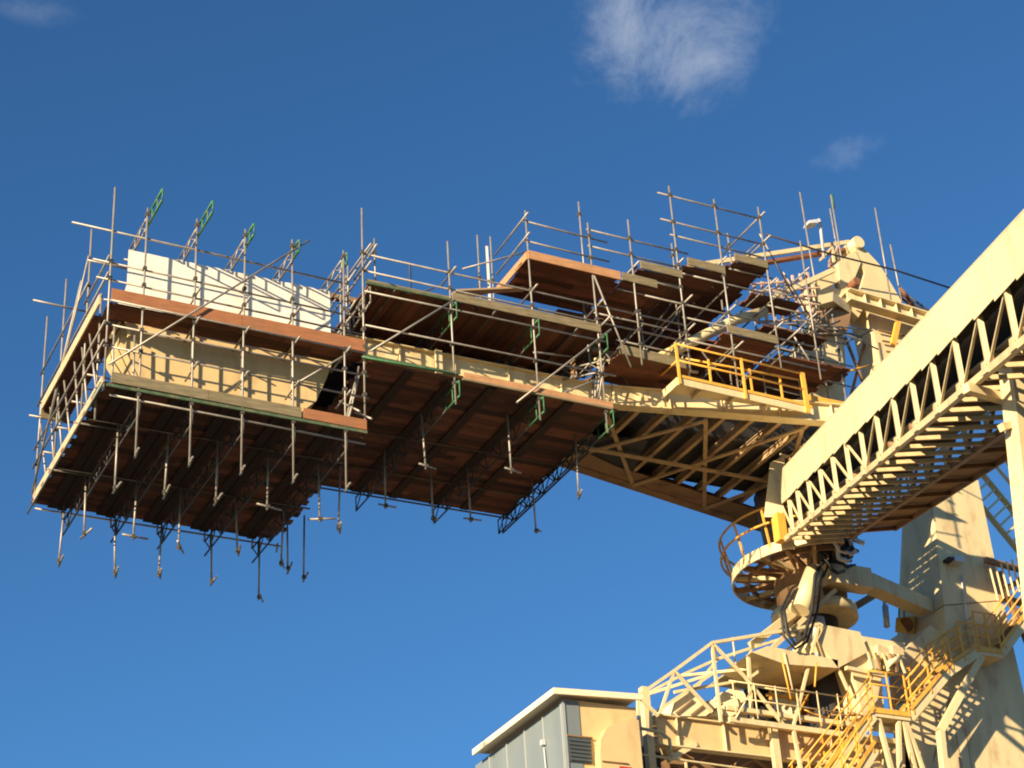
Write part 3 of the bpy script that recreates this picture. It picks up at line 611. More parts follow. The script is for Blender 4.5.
# ---------------------------------------------------------------- sloping conveyor gallery
GA = V((28.335, 38.5, 23.30)); GH = V((0.4377, 0.8991, 0)); GW = V((0.8991, -0.4377, 0)); TAN = 0.3209
def G(s, off, up): return GA - GH*s + GW*off + V((0, 0, up - TAN*s))
gal = thing('conveyor_gallery', 'big cream covered conveyor gallery sloping up from the right edge to the round walkway', 'conveyor', GA)
GE = 31.0
b = MB(); s = .45; k = 0
while s < GE:
    e = s + 1.22; d = random.uniform(-.002, .002); lo = 1.0 + random.uniform(-.015, .015) 
    n0, n1 = .02 + d, .02 + d + .012
    if k == 0:
        b.prism([G(s,-n0,1.02), G(e-.004,-n0,lo), G(e-.002,-n0,1.91), G(s+.75,-n0,1.91), G(s+.3,-n0,1.78), G(s+.08,-n0,1.6)], GW*(-.012))
    else:
        # the lower edge of each sheet stays level, so the row of sheets steps
        b.prism([G(s+.002,-n0,lo+.0), G(e-.002,-n0,lo+.05), G(e-.002,-n0,1.91), G(s+.002,-n0,1.91)], GW*(-.012))
    s = e; k += 1
b.build('hood_side', 'hood', gal)
b = MB()
arc = [(-.035,1.916),(.12,1.96),(.5,2.07),(1.0,2.12),(1.5,2.07),(1.87,1.92)]
for (o0,u0),(o1,u1) in zip(arc, arc[1:]):
    b.hexa([G(1.2,o0,u0), G(GE,o0,u0), G(GE,o1,u1), G(1.2,o1,u1), G(1.2,o0,u0+.02), G(GE,o0,u0+.02), G(GE,o1,u1+.02), G(1.2,o1,u1+.02)])
b.build('hood_roof', 'hood', gal)
b = MB().hexa([G(.6,1.86,1.0), G(GE,1.86,1.0), G(GE,1.88,1.0), G(.6,1.88,1.0), G(.6,1.86,2.2), G(GE,1.86,2.2), G(GE,1.88,2.2), G(.6,1.88,2.2)]).build('hood_far_side', 'darkcream', gal)
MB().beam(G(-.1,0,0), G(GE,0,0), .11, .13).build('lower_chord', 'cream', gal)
MB().beam(G(-.1,1.8,0), G(GE,1.8,0), .12, .14).build('lower_chord', 'darkcream', gal)
MB().beam(G(.3,.08,1.78), G(GE,.08,1.78), .1, .12).build('upper_chord', 'cream', gal)
MB().beam(G(.3,1.75,1.78), G(GE,1.75,1.78), .1, .12).build('upper_chord', 'cream', gal)
nodes = [0.02, 1.2, 2.5, 4.1, 5.7, 7.3, 8.9, 10.5, 12.1, 13.7, 15.3, 16.9, 18.5, 20.1, 21.7, 23.3, 24.9, 26.5, 28.1, 29.7]
for i, s in enumerate(nodes):
    MB().beam(G(s,.02,.09), G(s,.04,1.72), .085, .085, GH).build('truss_post', 'cream', gal)
    MB().beam(G(s,1.8,.09), G(s,1.78,1.72), .1, .1, GH).build('truss_post', 'cream', gal)
    MB().prism([G(s-.16,-.062,-.05), G(s+.16,-.062,-.05), G(s+.1,-.062,.17), G(s-.1,-.062,.17)], GW*(-.012)).build('gusset_plate', 'cream', gal)
    if i+1 < len(nodes):
        e = nodes[i+1]
        a, c = ((s, e) if i >= 7 else (e, s))
        MB().beam(G(a,.03,.1), G(c,.03,1.08), .042, .045, GW).build('truss_diagonal', 'cream', gal)
        MB().beam(G(s,1.8,.1), G(e,1.8,1.35), .06, .07, GW).build('truss_diagonal', 'darkcream', gal)
s = .25
while s < GE:                                    # floor channels between the chords
    MB().beam(G(s,.08,-.01), G(s,1.72,-.01), .05, .085).build('floor_channel', 'channel', gal)
    s += .88
s = .6
for k in range(16):
    MB().tube(G(s+1.9*k,.2,.34), G(s+1.9*k,1.6,.34), .07, 10).build('return_idler', 'darkcream', gal, smooth=True)
MB().hexa([G(.3,.25,.44), G(GE,.25,.44), G(GE,1.55,.44), G(.3,1.55,.44), G(.3,.25,.46), G(GE,.25,.46), G(GE,1.55,.46), G(.3,1.55,.46)]).build('return_belt', 'rubber', gal)
MB().hexa([G(.3,.15,.95), G(GE,.15,.95), G(GE,1.65,.95), G(.3,1.65,.95), G(.3,.15,1.0), G(GE,.15,1.0), G(GE,1.65,1.0), G(.3,1.65,1.0)]).build('belt_deck', 'dark', gal)
# far side walkway: grating bars, edge channel, hand rails
b = MB(); s = .8
while s < GE:
    b.hexa([G(s,1.92,.12), G(s+.1,1.92,.12), G(s+.1,2.78,.12), G(s,2.78,.12), G(s,1.92,.15), G(s+.1,1.92,.15), G(s+.1,2.78,.15), G(s,2.78,.15)]); s += .118
b.build('walkway_grating', 'darkcream', gal)
MB().beam(G(.8,2.82,.1), G(GE,2.82,.1), .05, .22).build('walkway_edge', 'darkcream', gal)
s = 1.0
while s < GE:
    MB().beam(G(s,1.9,.02), G(s,2.85,.04), .06, .1).build('walkway_bracket', 'darkcream', gal)
    MB().beam(G(s,2.82,.2), G(s,2.82,1.3), .05, .05, GH).build('rail_post', 'darkcream', gal); s += 1.9
for u in (.75, 1.25): MB().tube(G(.8,2.82,u), G(GE,2.82,u), .025).build('hand_rail', 'yellow', gal, smooth=True)
# tail end frame
MB().hexa([V((27.82, 38.60, 23.95)), V((28.30, 38.40, 23.94)), V((28.67, 38.90, 24.23)), V((28.25, 39.10, 24.25)), V((28.12, 38.40, 25.56)), V((28.51, 38.20, 25.78)), V((28.89, 38.70, 26.09)), V((28.52, 38.90, 25.87))]).build('tail_plate', 'cream', gal)
MB().box(28.05, 28.3, 38.3, 38.6, 23.2, 24.0).build('tail_bracket', 'yellow', gal)
MB().beam(V((28.42, 38.30, 25.81)), V((28.56, 38.10, 25.67)), .1, .08).build('tail_cap', 'cream', gal)

leg = thing('gallery_leg', 'pale square steel leg holding up the gallery at the right edge', 'support leg', (20.0, 21.0, 0))
MB().beam((20.65, 21.0, 17.55), (19.25, 21.0, 6.0), .34, .34, (0,1,0)).beam((19.25,21,5.99),(18.6,21,.06), .36, .36, (0,1,0)).build('post', 'cream', leg)
MB().box(20.45, 20.85, 20.75, 21.25, 17.5, 17.62).build('cap_plate', 'cream', leg)
MB().box(18.3, 18.9, 20.7, 21.3, 0, .08).build('base_plate', 'darkcream', leg)
MB().beam((19.6, 21.1, 16.9), (22.6, 21.6, 17.1), .14, .16).build('cross_arm', 'cream', leg)
MB().beam((20.1, 21.0, 16.2), (22.0, 21.3, 17.0), .12, .12).build('knee_brace', 'cream', leg)

# ---------------------------------------------------------------- round walkway and slewing column
RC = V((30.35, 40.05, 23.3)); RR = 2.35
rw = thing('round_walkway', 'round cream walkway with curved yellow rail at the foot of the gallery', 'walkway', RC)
def ring(r, z, a): return V((RC.x + r*math.cos(a), RC.y + r*math.sin(a), z))
def band(mb, r0, r1, z0, z1, a0, a1, n=40):
    for k in range(n):
        a, c = a0+(a1-a0)*k/n, a0+(a1-a0)*(k+1)/n
        mb.hexa([ring(r0,z0,a), ring(r1,z0,a), ring(r1,z0,c), ring(r0,z0,c), ring(r0,z1,a), ring(r1,z1,a), ring(r1,z1,c), ring(r0,z1,c)])
    return mb
A0, A1 = math.radians(75), math.radians(250)
band(MB(), RR-.04, RR, 23.12, 23.42, math.radians(80), math.radians(255), 40).build('edge_band', 'cream', rw)
band(MB(), RR-.5, RR-.44, 23.12, 23.26, math.radians(80), math.radians(255), 40).build('inner_band', 'darkcream', rw)
b = MB()
for k in range(26):
    a = A0 + (A1-A0)*k/26
    if k % 4 == 0: b.beam(ring(1.0,23.3,a), ring(RR-.05,23.3,a), .16, .03)
b.build('floor_grating', 'darkcream', rw)
for k in range(10):
    a = math.radians(75 + 20*k)
    MB().beam(ring(.9,23.18,a), ring(RR-.05,23.2,a), .09, .12).build('radial_beam', 'darkcream' if k % 2 else 'cream', rw)
for k in range(8):
    a, c = math.radians(85+20*k), math.radians(95+20*k)
    MB().beam(ring(1.1,23.14,a), ring(RR-.1,23.14,c), .07, .07).build('floor_brace', 'darkcream', rw)
for z in (23.92, 24.4):
    MB().path([ring(RR+.22, z, math.radians(t)) for t in range(80, 252, 6)], .034).build('hand_rail', 'yellow', rw, smooth=True)
for t in range(85, 252, 24):
    MB().beam(ring(RR-.02,23.3,math.radians(t)), ring(RR+.22,24.4,math.radians(t)), .05, .05, (1,0,0)).build('rail_post', 'yellow', rw)

sl = thing('slewing_column', 'round cream slewing column under the boom root, behind the gallery end', 'column', (30.3, 40.3, 0))
SC = V((30.3, 40.3, 0))
def lvl(z): return SC + V((0,0,z))
MB().cone(lvl(22.2), .95, lvl(25.85), 1.25).build('upper_drum', 'darkcream', sl, smooth=True)
MB().cone(lvl(21.9), 1.2, lvl(22.19), 1.2).build('slew_ring', 'cream', sl, smooth=True)
MB().cone(lvl(17.5), .5, lvl(21.89), .62).build('lower_drum', 'dark', sl, smooth=True)  # dark colour paints the shade on this part of the column
MB().cone(lvl(0), 1.9, lvl(17.49), 1.3).build('base_cone', 'cream', sl, smooth=True)
MB().box(30.0, 31.4, 38.9, 39.4, 22.5, 23.1).build('drive_box', 'cream', sl)
MB().tube(V((29.49, 38.90, 22.76)), V((28.80, 38.90, 21.48)), .26, 18).build('slew_drive', 'cream', sl, smooth=True)
MB().tube((29.6, 39.3, 20.2), (29.6, 39.3, 21.5), .22, 16).build('motor', 'lamp', sl, smooth=True)
# box struts
MB().beam(V((31.12, 39.50, 23.10)), V((34.20, 40.20, 22.82)), .48, .42).build('tie_strut', 'cream', sl)
MB().beam(V((31.07, 39.60, 23.23)), V((27.32, 39.20, 20.41)), .22, .2).build('raking_strut', 'cream', sl)
MB().beam(V((30.29, 39.20, 22.40)), V((27.73, 39.00, 20.24)), .12, .12).build('raking_strut', 'cream', sl)
MB().beam(V((33.17, 41.20, 23.47)), V((30.36, 41.20, 21.73)), .2, .2).build('raking_strut', 'darkcream', sl)
MB().prism([V((27.08, 38.90, 20.06)), V((27.61, 38.90, 20.30)), V((29.81, 38.90, 20.18)), V((29.77, 38.90, 19.95)), V((28.08, 38.90, 19.85))], (0, 1.6, 0)).build('machine_floor', 'cream', sl)

# hanging black hoses
for i, (pts, r) in enumerate((
    ([V((29.70, 38.60, 23.08)), V((29.24, 38.60, 22.44)), V((28.97, 38.60, 21.38)), V((28.58, 38.60, 20.53)), V((28.36, 38.70, 20.35)), V((28.13, 38.70, 20.68)), V((28.21, 38.80, 21.36)), V((28.72, 38.90, 22.00)), V((29.51, 39.00, 22.51))], .05),
    ([V((29.98, 38.70, 23.16)), V((29.52, 38.70, 22.38)), V((29.20, 38.70, 21.40)), V((28.73, 38.70, 20.48)), V((28.39, 38.80, 20.27)), V((28.09, 38.80, 20.60)), V((28.18, 38.90, 21.40)), V((28.71, 39.00, 22.15)), V((29.61, 39.10, 22.71))], .035))):
    h = MB().path(pts, r, 8).build('black_hose', 'rubber', smooth=True)
    tag(h, ('thick black hose looping down beside the round column', 'thinner black hose looping outside the thick hose by the round column')[i], 'hose')
cbun = thing('cable_bundle', 'tangled bundle of black cables hanging under the gallery end', 'cables', V((30.06, 38.30, 23.33)))
for k in range(11):
    c = V((30.05, 38.30, 23.24)) + V((random.uniform(-.55,.5), random.uniform(-.3,.4), random.uniform(-.2,.35)))
    pts = [c + V((random.uniform(-.1,.1) + .45*math.cos(t)*(1 if k % 2 else .5), random.uniform(-.1,.1), .5*math.sin(t)*(1 if k % 3 else .6))) for t in [2*math.pi*q/9*.85 for q in range(10)]]
    MB().path(pts, random.choice((.035,.05,.07)), 7).build('cable', 'lamp' if k in (3, 8) else 'rubber', cbun, smooth=True)
MB().box(cbun.location.x-.3, cbun.location.x+.35, 38.35, 38.9, cbun.location.z-.05, cbun.location.z+.65).build('junction_box', 'dark', cbun)

# ---------------------------------------------------------------- great box column at the right
pc = thing('box_column', 'massive plated cream box column in the lower right corner', 'column', (35.4, 40.6, 0))
def q(px): return px
MB().hexa([V((34.36, 39.60, 22.69)), V((36.59, 39.60, 23.16)), V((36.59, 39.60, 23.16))+V((-.2,2.4,0)), V((34.36, 39.60, 22.69))+V((.1,2.4,0)),
           V((34.66, 39.60, 26.41)), V((36.55, 39.60, 27.07)), V((36.55, 39.60, 27.07))+V((-.2,1.9,.2)), V((34.66, 39.60, 26.41))+V((.1,1.5,.1))]).build('upper_shaft', 'cream', pc)
MB().prism([V((34.36, 39.60, 22.66)), V((36.58, 39.60, 23.12)), V((36.71, 39.60, 19.50)), V((36.93, 39.60, 17.49)), (37.4,39.6,0), (32.8,39.6,0), V((32.69, 39.60, 17.51)), V((33.34, 39.60, 18.42)), V((33.92, 39.60, 19.43))], (0, 2.6, 0)).build('lower_shaft', 'cream', pc)
MB().hexa([(33.0,39.2,0),(37.2,39.2,0),(37.2,42.4,0),(33.0,42.4,0),(33.1,39.57,15),(37.1,39.57,15),(37.1,42.2,15),(33.1,42.2,15)]).build('base', 'cream', pc)
MB().prism([V((33.10, 39.50, 19.94)), V((34.62, 39.50, 21.61)), V((33.81, 39.50, 19.73)), V((32.77, 39.50, 17.63)), V((31.93, 39.50, 17.54)), V((32.23, 39.50, 19.12))], (0, .5, 0)).build('corner_plate', 'cream', pc)
b = MB()
for t in (.35, .7): b.box(33.6+t, 33.612+t, 39.588, 39.6, 15.6, 19)
b.build('weld_seam', 'darkcream', pc)
bl = thing('bulkhead_light', 'small dark lamp on the shaded face of the great box column', 'lamp', V((34.91, 39.56, 24.10)))
MB().box(bl.location.x-.12, bl.location.x+.2, 39.26, 39.59, bl.location.z-.1, bl.location.z+.08).build('housing', 'lamp', bl)
MB().box(bl.location.x-.3, bl.location.x-.125, 39.3, 39.59, bl.location.z-.06, bl.location.z+.02).build('bracket', 'dark', bl)
MB().tube(V((35.14, 39.54, 23.71)), V((34.96, 39.54, 21.37)), .03).build('conduit', 'lamp', bl, smooth=True)
gs = MB().tube(V((33.39, 41.00, 23.29)), V((33.35, 41.00, 22.72)), .05).tube(V((33.39, 41.00, 23.10)), V((33.33, 41.00, 22.44)), .09, 12).build('hanging_cylinder', 'lamp', smooth=True)
tag(gs, 'white cylinder hanging from the strut beside the great column', 'cylinder')
hb = thing('hoist_block', 'small yellow hoist block hanging below the strut near the great column', 'hoist', V((34.00, 41.00, 22.59)))
MB().hexa([V((33.51, 40.90, 22.26)), V((34.19, 40.90, 22.29)), V((34.61, 41.40, 22.54)), V((33.92, 41.40, 22.52)), V((33.63, 40.90, 22.72)), V((34.34, 40.90, 22.87)), V((34.76, 41.40, 23.13)), V((34.04, 41.40, 22.97))]).build('body', 'yellow', hb)

MB().tube(V((34.04, 41.10, 23.51)), V((33.91, 41.10, 22.87)), .02).tube(V((34.21, 41.10, 23.51)), V((34.10, 41.10, 22.89)), .02).build('chain', 'dark', hb)
MB().tube(V((33.91, 40.85, 22.51)), V((34.41, 41.45, 22.82)), .22, 14).build('drum', 'rust', hb, smooth=True)
# steep ladder stair at upper right, in the gap between gallery leg and column
ls = thing('ladder_stair', 'steep cream ladder stair seen through the gap between gallery and leg', 'stairs', V((38.08, 41.00, 25.27)))
pa, pb = V((37.05, 41.00, 27.91)), V((39.61, 41.00, 24.83))
off = V((.75, 0, .62))
MB().beam(pa, pb, .06, .2, (0,1,0)).build('stringer', 'cream', ls); MB().beam(pa+off, pb+off, .06, .2, (0,1,0)).build('stringer', 'cream', ls)
for k in range(13): p = lerp(pa, pb, (k+.3)/13); MB().beam(p+V((.04,0,.03)), p+off-V((.04,0,.03)), .05, .16, (0,1,0)).build('tread', 'cream', ls)
for o2 in (1.75, 2.3): MB().beam(pa+off*o2, pb+off*o2, .06, .09, (0,1,0)).build('hand_rail', 'cream', ls)
# bracing frame low right of the column
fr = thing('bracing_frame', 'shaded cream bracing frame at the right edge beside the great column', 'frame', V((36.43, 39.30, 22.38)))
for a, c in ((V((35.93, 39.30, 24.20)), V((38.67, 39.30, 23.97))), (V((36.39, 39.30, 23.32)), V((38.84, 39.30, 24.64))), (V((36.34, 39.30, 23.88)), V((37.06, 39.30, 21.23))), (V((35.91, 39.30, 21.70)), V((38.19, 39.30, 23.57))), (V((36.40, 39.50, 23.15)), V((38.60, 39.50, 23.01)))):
    MB().beam(a, c, .14, .16).build('brace', 'darkcream', fr)
b = MB()
for k in range(7): b.beam(V((35.70, 38.90, 23.74))+V((.22*k,0,.1*k)), V((35.70, 38.90, 23.74))+V((.22*k+.25,.2,.1*k-.9)), .05, .1)
b.build('slats', 'cream', fr)
# ---------------------------------------------------------------- counterweight girder and truss
gd = thing('plate_girder', 'deep cream plate girder running right from the machinery house', 'girder', (27.5, 39.7, 17.45))
MB().box(24.35, 32.4, 39.5, 39.54, 17.48, 18.22).build('web', 'chute', gd)
MB().box(24.3, 32.4, 39.40, 39.66, 18.223, 18.26).build('top_flange', 'cream', gd)
MB().box(24.3, 32.4, 39.40, 39.66, 17.44, 17.477).build('bottom_flange', 'cream', gd)
for x in (24.9, 26.3, 27.9, 29.6, 31.2): MB().box(x-.012, x+.012, 39.41, 39.497, 17.48, 18.22).build('stiffener', 'cream', gd)
MB().box(24.3, 32.4, 41.5, 41.56, 17.48, 18.22).build('rear_web', 'darkcream', gd)
for k in range(6): MB().beam((24.8+1.3*k, 39.7, 17.6), (24.8+1.3*k, 41.45, 17.6), .1, .16).build('cross_member', 'darkcream', gd)
for k in range(3): MB().beam((24.9+2.4*k, 39.75, 17.5), (27.2+2.4*k, 41.4, 17.5), .08, .08).build('floor_brace', 'darkcream', gd)
MB().box(23.9, 24.1, 39.3, 39.5, 16.0, 18.9).build('end_post', 'cream', gd)
MB().box(27.62, 27.82, 39.25, 39.395, 15.5, 18.3).build('hanger_post', 'cream', gd)
MB().beam((26.2, 39.1, 18.5), (31.5, 39.1, 18.45), .12, .12).build('kerb_rail', 'cream', gd)
MB().beam((26.2, 39.0, 18.16), (31.5, 39.0, 18.1), .1, .14).build('kerb_rail', 'cream', gd)

tr = thing('pipe_truss', 'open cream truss with sloping top chords over the plate girder', 'truss', (27.5, 39.5, 18.3))
NT = [V((23.57, 39.00, 18.49)), V((24.70, 39.00, 19.29)), V((25.94, 39.00, 20.21)), V((28.82, 39.00, 21.01)), V((29.43, 39.00, 21.20)), V((30.22, 39.00, 20.84))]
FT = [V((24.66, 40.60, 19.19)), V((25.88, 40.60, 19.89)), V((27.11, 40.60, 20.52)), V((28.25, 40.60, 20.98)), V((29.98, 40.60, 21.65))]
for a, c in zip(NT, NT[1:]): MB().beam(a, c, .08, .08).build('top_chord', 'cream', tr)
for a, c in zip(FT, FT[1:]): MB().beam(a, c, .07, .07).build('top_chord', 'cream', tr)
BT = [V((23.52, 39.00, 17.96)), V((24.10, 39.00, 18.02)), V((25.94, 39.00, 18.06)), V((27.91, 39.00, 18.11)), V((28.13, 39.00, 18.14))]
for a, c in ((NT[0],BT[0]), (NT[0],BT[1]), (NT[1],V((24.16, 39.00, 18.08))), (NT[1],V((25.71, 39.00, 18.30))), (NT[2],BT[2]), (NT[2],V((26.84, 39.00, 19.38))), (V((26.84, 39.00, 19.38)),BT[3]), (NT[4],BT[4]), (NT[4],V((30.06, 39.00, 19.40))),
             (FT[2],V((26.30, 40.60, 19.55))), (FT[3],V((28.02, 40.60, 20.26))), (V((26.50, 40.00, 19.80)),FT[0]), (V((27.19, 40.00, 19.66)),V((25.27, 40.00, 19.15))), (V((26.43, 39.90, 19.75)),V((24.60, 39.90, 18.50))), (V((27.76, 39.60, 19.97)),FT[1]), (V((27.48, 39.60, 19.71)), V((28.88, 39.20, 20.75)))):
    MB().beam(a, c, .07, .07, (0,1,0)).build('web_member', 'cream', tr)
for a, c in ((NT[1],FT[1]), (NT[2],FT[2]), (NT[3],FT[4])): MB().beam(a, c, .06, .06).build('cross_tie', 'cream', tr)
MB().beam(V((27.16, 39.20, 20.10)), V((27.03, 39.20, 18.30)), .08, .08, (0,1,0)).build('web_member', 'cream', tr)
MB().beam(BT[4], V((28.20, 39.00, 17.02)), .08, .08, (0,1,0)).build('web_member', 'cream', tr)

for k in range(14):
    a = V((26.4+random.uniform(0, 5.6), 38.75+random.uniform(0, .9), 18.3+random.uniform(0, 1.9)))
    d = (V((random.uniform(.4, .9), 0, random.uniform(-.1, .3))), V((random.uniform(-.1, .1), 0, random.uniform(.3, .7))), V((.4, .1, .5)))[k % 3]
    MB().tube(a-d, a+d, .024, 6).build('pipe_run', ('cream', 'yellow', 'cream', 'darkcream')[k % 4], tr, smooth=True)
for z in (18.75, 19.2): MB().tube((26.3, 38.95, z), (29.8, 38.95, z-.04), .02, 6).build('fine_rail', 'cream', tr, smooth=True)
for k in range(6): MB().tube((26.4+.65*k, 38.95, 18.25), (26.4+.65*k, 38.95, 19.22), .02, 6).build('fine_post', 'cream', tr, smooth=True)
# machinery on the girder deck
wd = thing('winch_cover', 'pale louvred winch cover standing on the plate girder inside the truss', 'cover', (26.0, 40.2, 18.27))
MB().prism([V((25.16, 40.00, 18.49)), V((25.24, 40.00, 18.93)), V((25.44, 40.00, 19.12)), V((25.82, 40.00, 19.25)), V((26.39, 40.00, 18.90)), V((26.72, 40.00, 18.66))], (0, 1.1, 0)).build('body', 'hood', wd)
for k in range(3): MB().beam(V((25.24, 39.96, 18.56))+V((.45*k,0,.0)), V((25.80, 39.96, 18.98))+V((.45*k,0,-.0)), .03, .05).build('rib', 'darkcream', wd)
mh = thing('motor_housing', 'cluster of pale motor housings beside the winch cover', 'motor', V((26.86, 40.00, 18.79)))
for k, (c, rr) in enumerate(((V((26.50, 40.20, 18.84)), .3), (V((27.06, 40.30, 19.14)), .34), (V((27.50, 40.50, 19.43)), .3))):
    MB().tube(c, c+V((.1,.7,.02)), rr, 16).build('motor', 'hood', mh, smooth=True)
    MB().box(c.x-.3, c.x+.35, c.y+.1, c.y+.6, c.z-.5, c.z-.2).build('mount', 'cream', mh)
hs = thing('hoist_house', 'dark open machine bay with orange rails behind the truss', 'machine bay', V((29.43, 41.40, 20.21)))
MB().prism([V((28.76, 41.60, 20.85)), V((31.71, 41.60, 21.09)), V((31.54, 41.60, 19.49)), V((28.69, 41.60, 19.39))], (0, .3, 0)).build('back_panel', 'dark', hs)
MB().prism([V((27.55, 40.00, 20.26)), V((27.84, 40.00, 20.50)), V((30.74, 40.00, 20.48)), V((30.71, 40.00, 20.31))], (0, 1.8, 0)).build('canopy', 'cream', hs)
for y0 in (676, 683, 690): MB().beam(V((28.47, 40.40, 20.01)) if y0 == 676 else (V((28.44, 40.40, 19.81)) if y0 == 683 else V((28.41, 40.40, 19.58))), V((30.29, 40.40, 20.06)) if y0 == 676 else (V((30.25, 40.40, 19.85)) if y0 == 683 else V((30.21, 40.40, 19.61))), .07, .07).build('orange_rail', 'yellow', hs)
for a, c in ((V((28.62, 40.40, 20.17)), V((28.48, 40.40, 19.02))), (V((29.58, 40.40, 20.15)), V((29.40, 40.40, 18.98))), (V((30.23, 40.40, 20.11)), V((30.07, 40.40, 18.94)))): MB().beam(a, c, .06, .06, (0,1,0)).build('rail_post', 'yellow', hs)
for c, r, m in ((V((29.30, 40.60, 19.55)), .3, 'hood'), (V((29.63, 40.50, 19.38)), .26, 'rust'), (V((29.02, 40.80, 19.65)), .25, 'lamp'), (V((30.11, 40.70, 19.74)), .24, 'rust'), (V((28.95, 40.40, 19.16)), .2, 'cream')):
    MB().tube(c, c+V((.35,.5,.05)), r, 14).build('gear_unit', m, hs, smooth=True)
bh = thing('bearing_housing', 'large cream bearing housing of flat plates below the slewing column', 'housing', V((30.82, 39.05, 20.36)))
MB().prism([V((29.58, 38.90, 21.15)), V((30.68, 38.90, 21.10)), V((30.84, 38.90, 20.54)), V((29.77, 38.90, 19.95)), V((29.25, 38.90, 20.68))], (0, 1.5, 0)).build('side_plate', 'cream', bh)
MB().prism([V((30.21, 39.05, 20.43)), V((31.03, 39.05, 20.97)), V((31.35, 39.05, 20.57)), V((31.17, 39.05, 18.70)), V((30.43, 39.05, 18.73)), V((30.43, 39.05, 19.46))], (0, 1.0, 0)).build('front_plate', 'cream', bh)
MB().prism([V((31.00, 39.25, 21.16)), V((32.44, 39.25, 21.14)), V((32.37, 39.25, 20.78)), V((31.13, 39.25, 20.77))], (0, .8, 0)).build('arm', 'cream', bh)
for k, (c, sx, sz) in enumerate(((V((31.38, 38.90, 20.61)),.22,.2), (V((31.63, 38.90, 20.35)),.18,.26), (V((31.01, 38.85, 20.20)),.16,.16), (V((32.04, 39.10, 20.82)),.2,.14))):
    MB().hexa([c+V((-sx,0,-sz)), c+V((sx,.02,-sz*.8)), c+V((sx,.5,-sz*.8)), c+V((-sx,.5,-sz)), c+V((-sx*.8,0,sz)), c+V((sx,.02,sz*.7)), c+V((sx,.5,sz*.7)), c+V((-sx*.8,.5,sz))]).build('bracket_block', 'cream', bh)
MB().tube(V((31.37, 38.80, 20.22)), V((31.89, 38.90, 20.50)), .08, 12).build('actuator', 'hood', bh, smooth=True)
for k in range(5): MB().beam(V((30.80, 38.85, 20.51))+V((.25*k,0,.02*k)), V((30.86, 38.85, 20.29))+V((.27*k,0,-.25)), .05, .05, (0,1,0)).build('small_strut', 'darkcream' if k % 2 else 'cream', bh)
MB().prism([V((32.73, 39.90, 21.07)), V((33.98, 39.90, 22.14)), V((35.20, 39.90, 21.54)), V((33.58, 39.90, 20.14)), V((32.64, 39.90, 19.74))], (0, .6, 0)).build('rear_plate', 'cream', bh)
MB().beam(V((29.95, 38.80, 19.93)), V((31.17, 38.80, 19.85)), .12, .1).build('rib', 'cream', bh)

# ---------------------------------------------------------------- yellow railed stairs
st = thing('access_stairs', 'zigzag stairs with bright yellow railings and two landings in front of the great column', 'stairs', (31.2, 38.3, 16))
def flight(p, q2, w=.8, n=10, rails=True, m='cream'):
    p = V(p); q2 = V(q2); dy = V((0, w, 0))
    for o2 in (V(), dy): MB().beam(p+o2, q2+o2, .05, .24, (0,0,1)).build('stringer', m, st)
    for k in range(n):
        c = lerp(p, q2, (k+.5)/n); MB().beam(c+V((0,.03,.06)), c+dy-V((0,.03,-.06)), .24, .035).build('tread', 'darkcream', st)
    if rails:
        for o2 in (V((0,-.03,0)), dy+V((0,.03,0))):
            for h in (.5, .78, 1.05): MB().tube(p+o2+V((0,0,h)), q2+o2+V((0,0,h)), .021).build('hand_rail', 'yellow', st, smooth=True)
            for t in (.06, .5, .94):
                c = lerp(p, q2, t)+o2; MB().beam(c, c+V((0,0,1.05)), .036, .036, (0,1,0)).build('rail_post', 'yellow', st)
            MB().beam(p+o2+V((.0,-.02,.22)), q2+o2+V((.0,-.02,.22)), .02, .1).build('kick_strip', 'yellow', st)
def landing(x0, x1, y0, y1, z, sides='fb'):
    MB().box(x0, x1, y0, y1, z-.1, z).build('landing', 'cream', st)
    MB().box(x0, x1, y0-.03, y0-.004, z, z+.14).build('kick_strip', 'yellow', st)
    for y in ((y0,) if sides == 'f' else (y0, y1)):
        for h in (.45, .8, 1.18): MB().tube((x0, y-.02, z+h), (x1, y-.02, z+h), .021).build('hand_rail', 'yellow', st, smooth=True)
        for x in (x0+.03, (x0+x1)/2, x1-.03): MB().beam((x, y-.02, z), (x, y-.02, z+1.18), .036, .036, (0,1,0)).build('rail_post', 'yellow', st)
SY = 38.7
flight((28.09, SY, 16.15), (30.55, SY, 18.63), w=.7, n=12)
landing(30.55, 31.75, SY, SY+.75, 18.72)
flight((31.77, SY, 18.72), (33.39, SY, 20.24), w=.7, n=8)
flight((33.41, SY, 20.24), (34.5, SY, 20.92), w=.7, n=5)
landing(34.51, 35.36, SY, SY+.75, 20.96)
MB().beam((34.6, SY+.05, 20.82), (32.84, SY+.2, 18.52), .16, .2).build('raking_support', 'cream', st)
MB().beam((32.84, SY+.2, 18.51), (32.53, SY+.2, 14.95), .16, .2).build('support_post', 'cream', st)
for x, x2 in ((30.75, 31.15), (31.55, 31.9), (31.4, 30.9), (31.65, 32.4)):
    MB().beam((x, SY+.1, 18.6), (x2, SY+.1, 15.4), .1, .12, (0,1,0)).build('support_post', 'cream', st)
flight((28.5, SY-.9, 15.9), (29.7, SY-.9, 17.3), n=6, w=.5)
flight((35.38, SY+.05, 21.0), (38.0, SY+.1, 23.63), w=.6, n=9)
MB().beam((29.8, SY+.5, 16.6), (32.6, SY+.5, 16.4), .16, .2).build('tie_beam', 'darkcream', st)
lf = thing('lower_frame', 'cream steel frame under the stairs with hanging pipes', 'frame', (31, 40, 14))
MB().box(29.8, 32.4, 39.9, 40.0, 13.5, 17.7).build('panel', 'chute', lf)
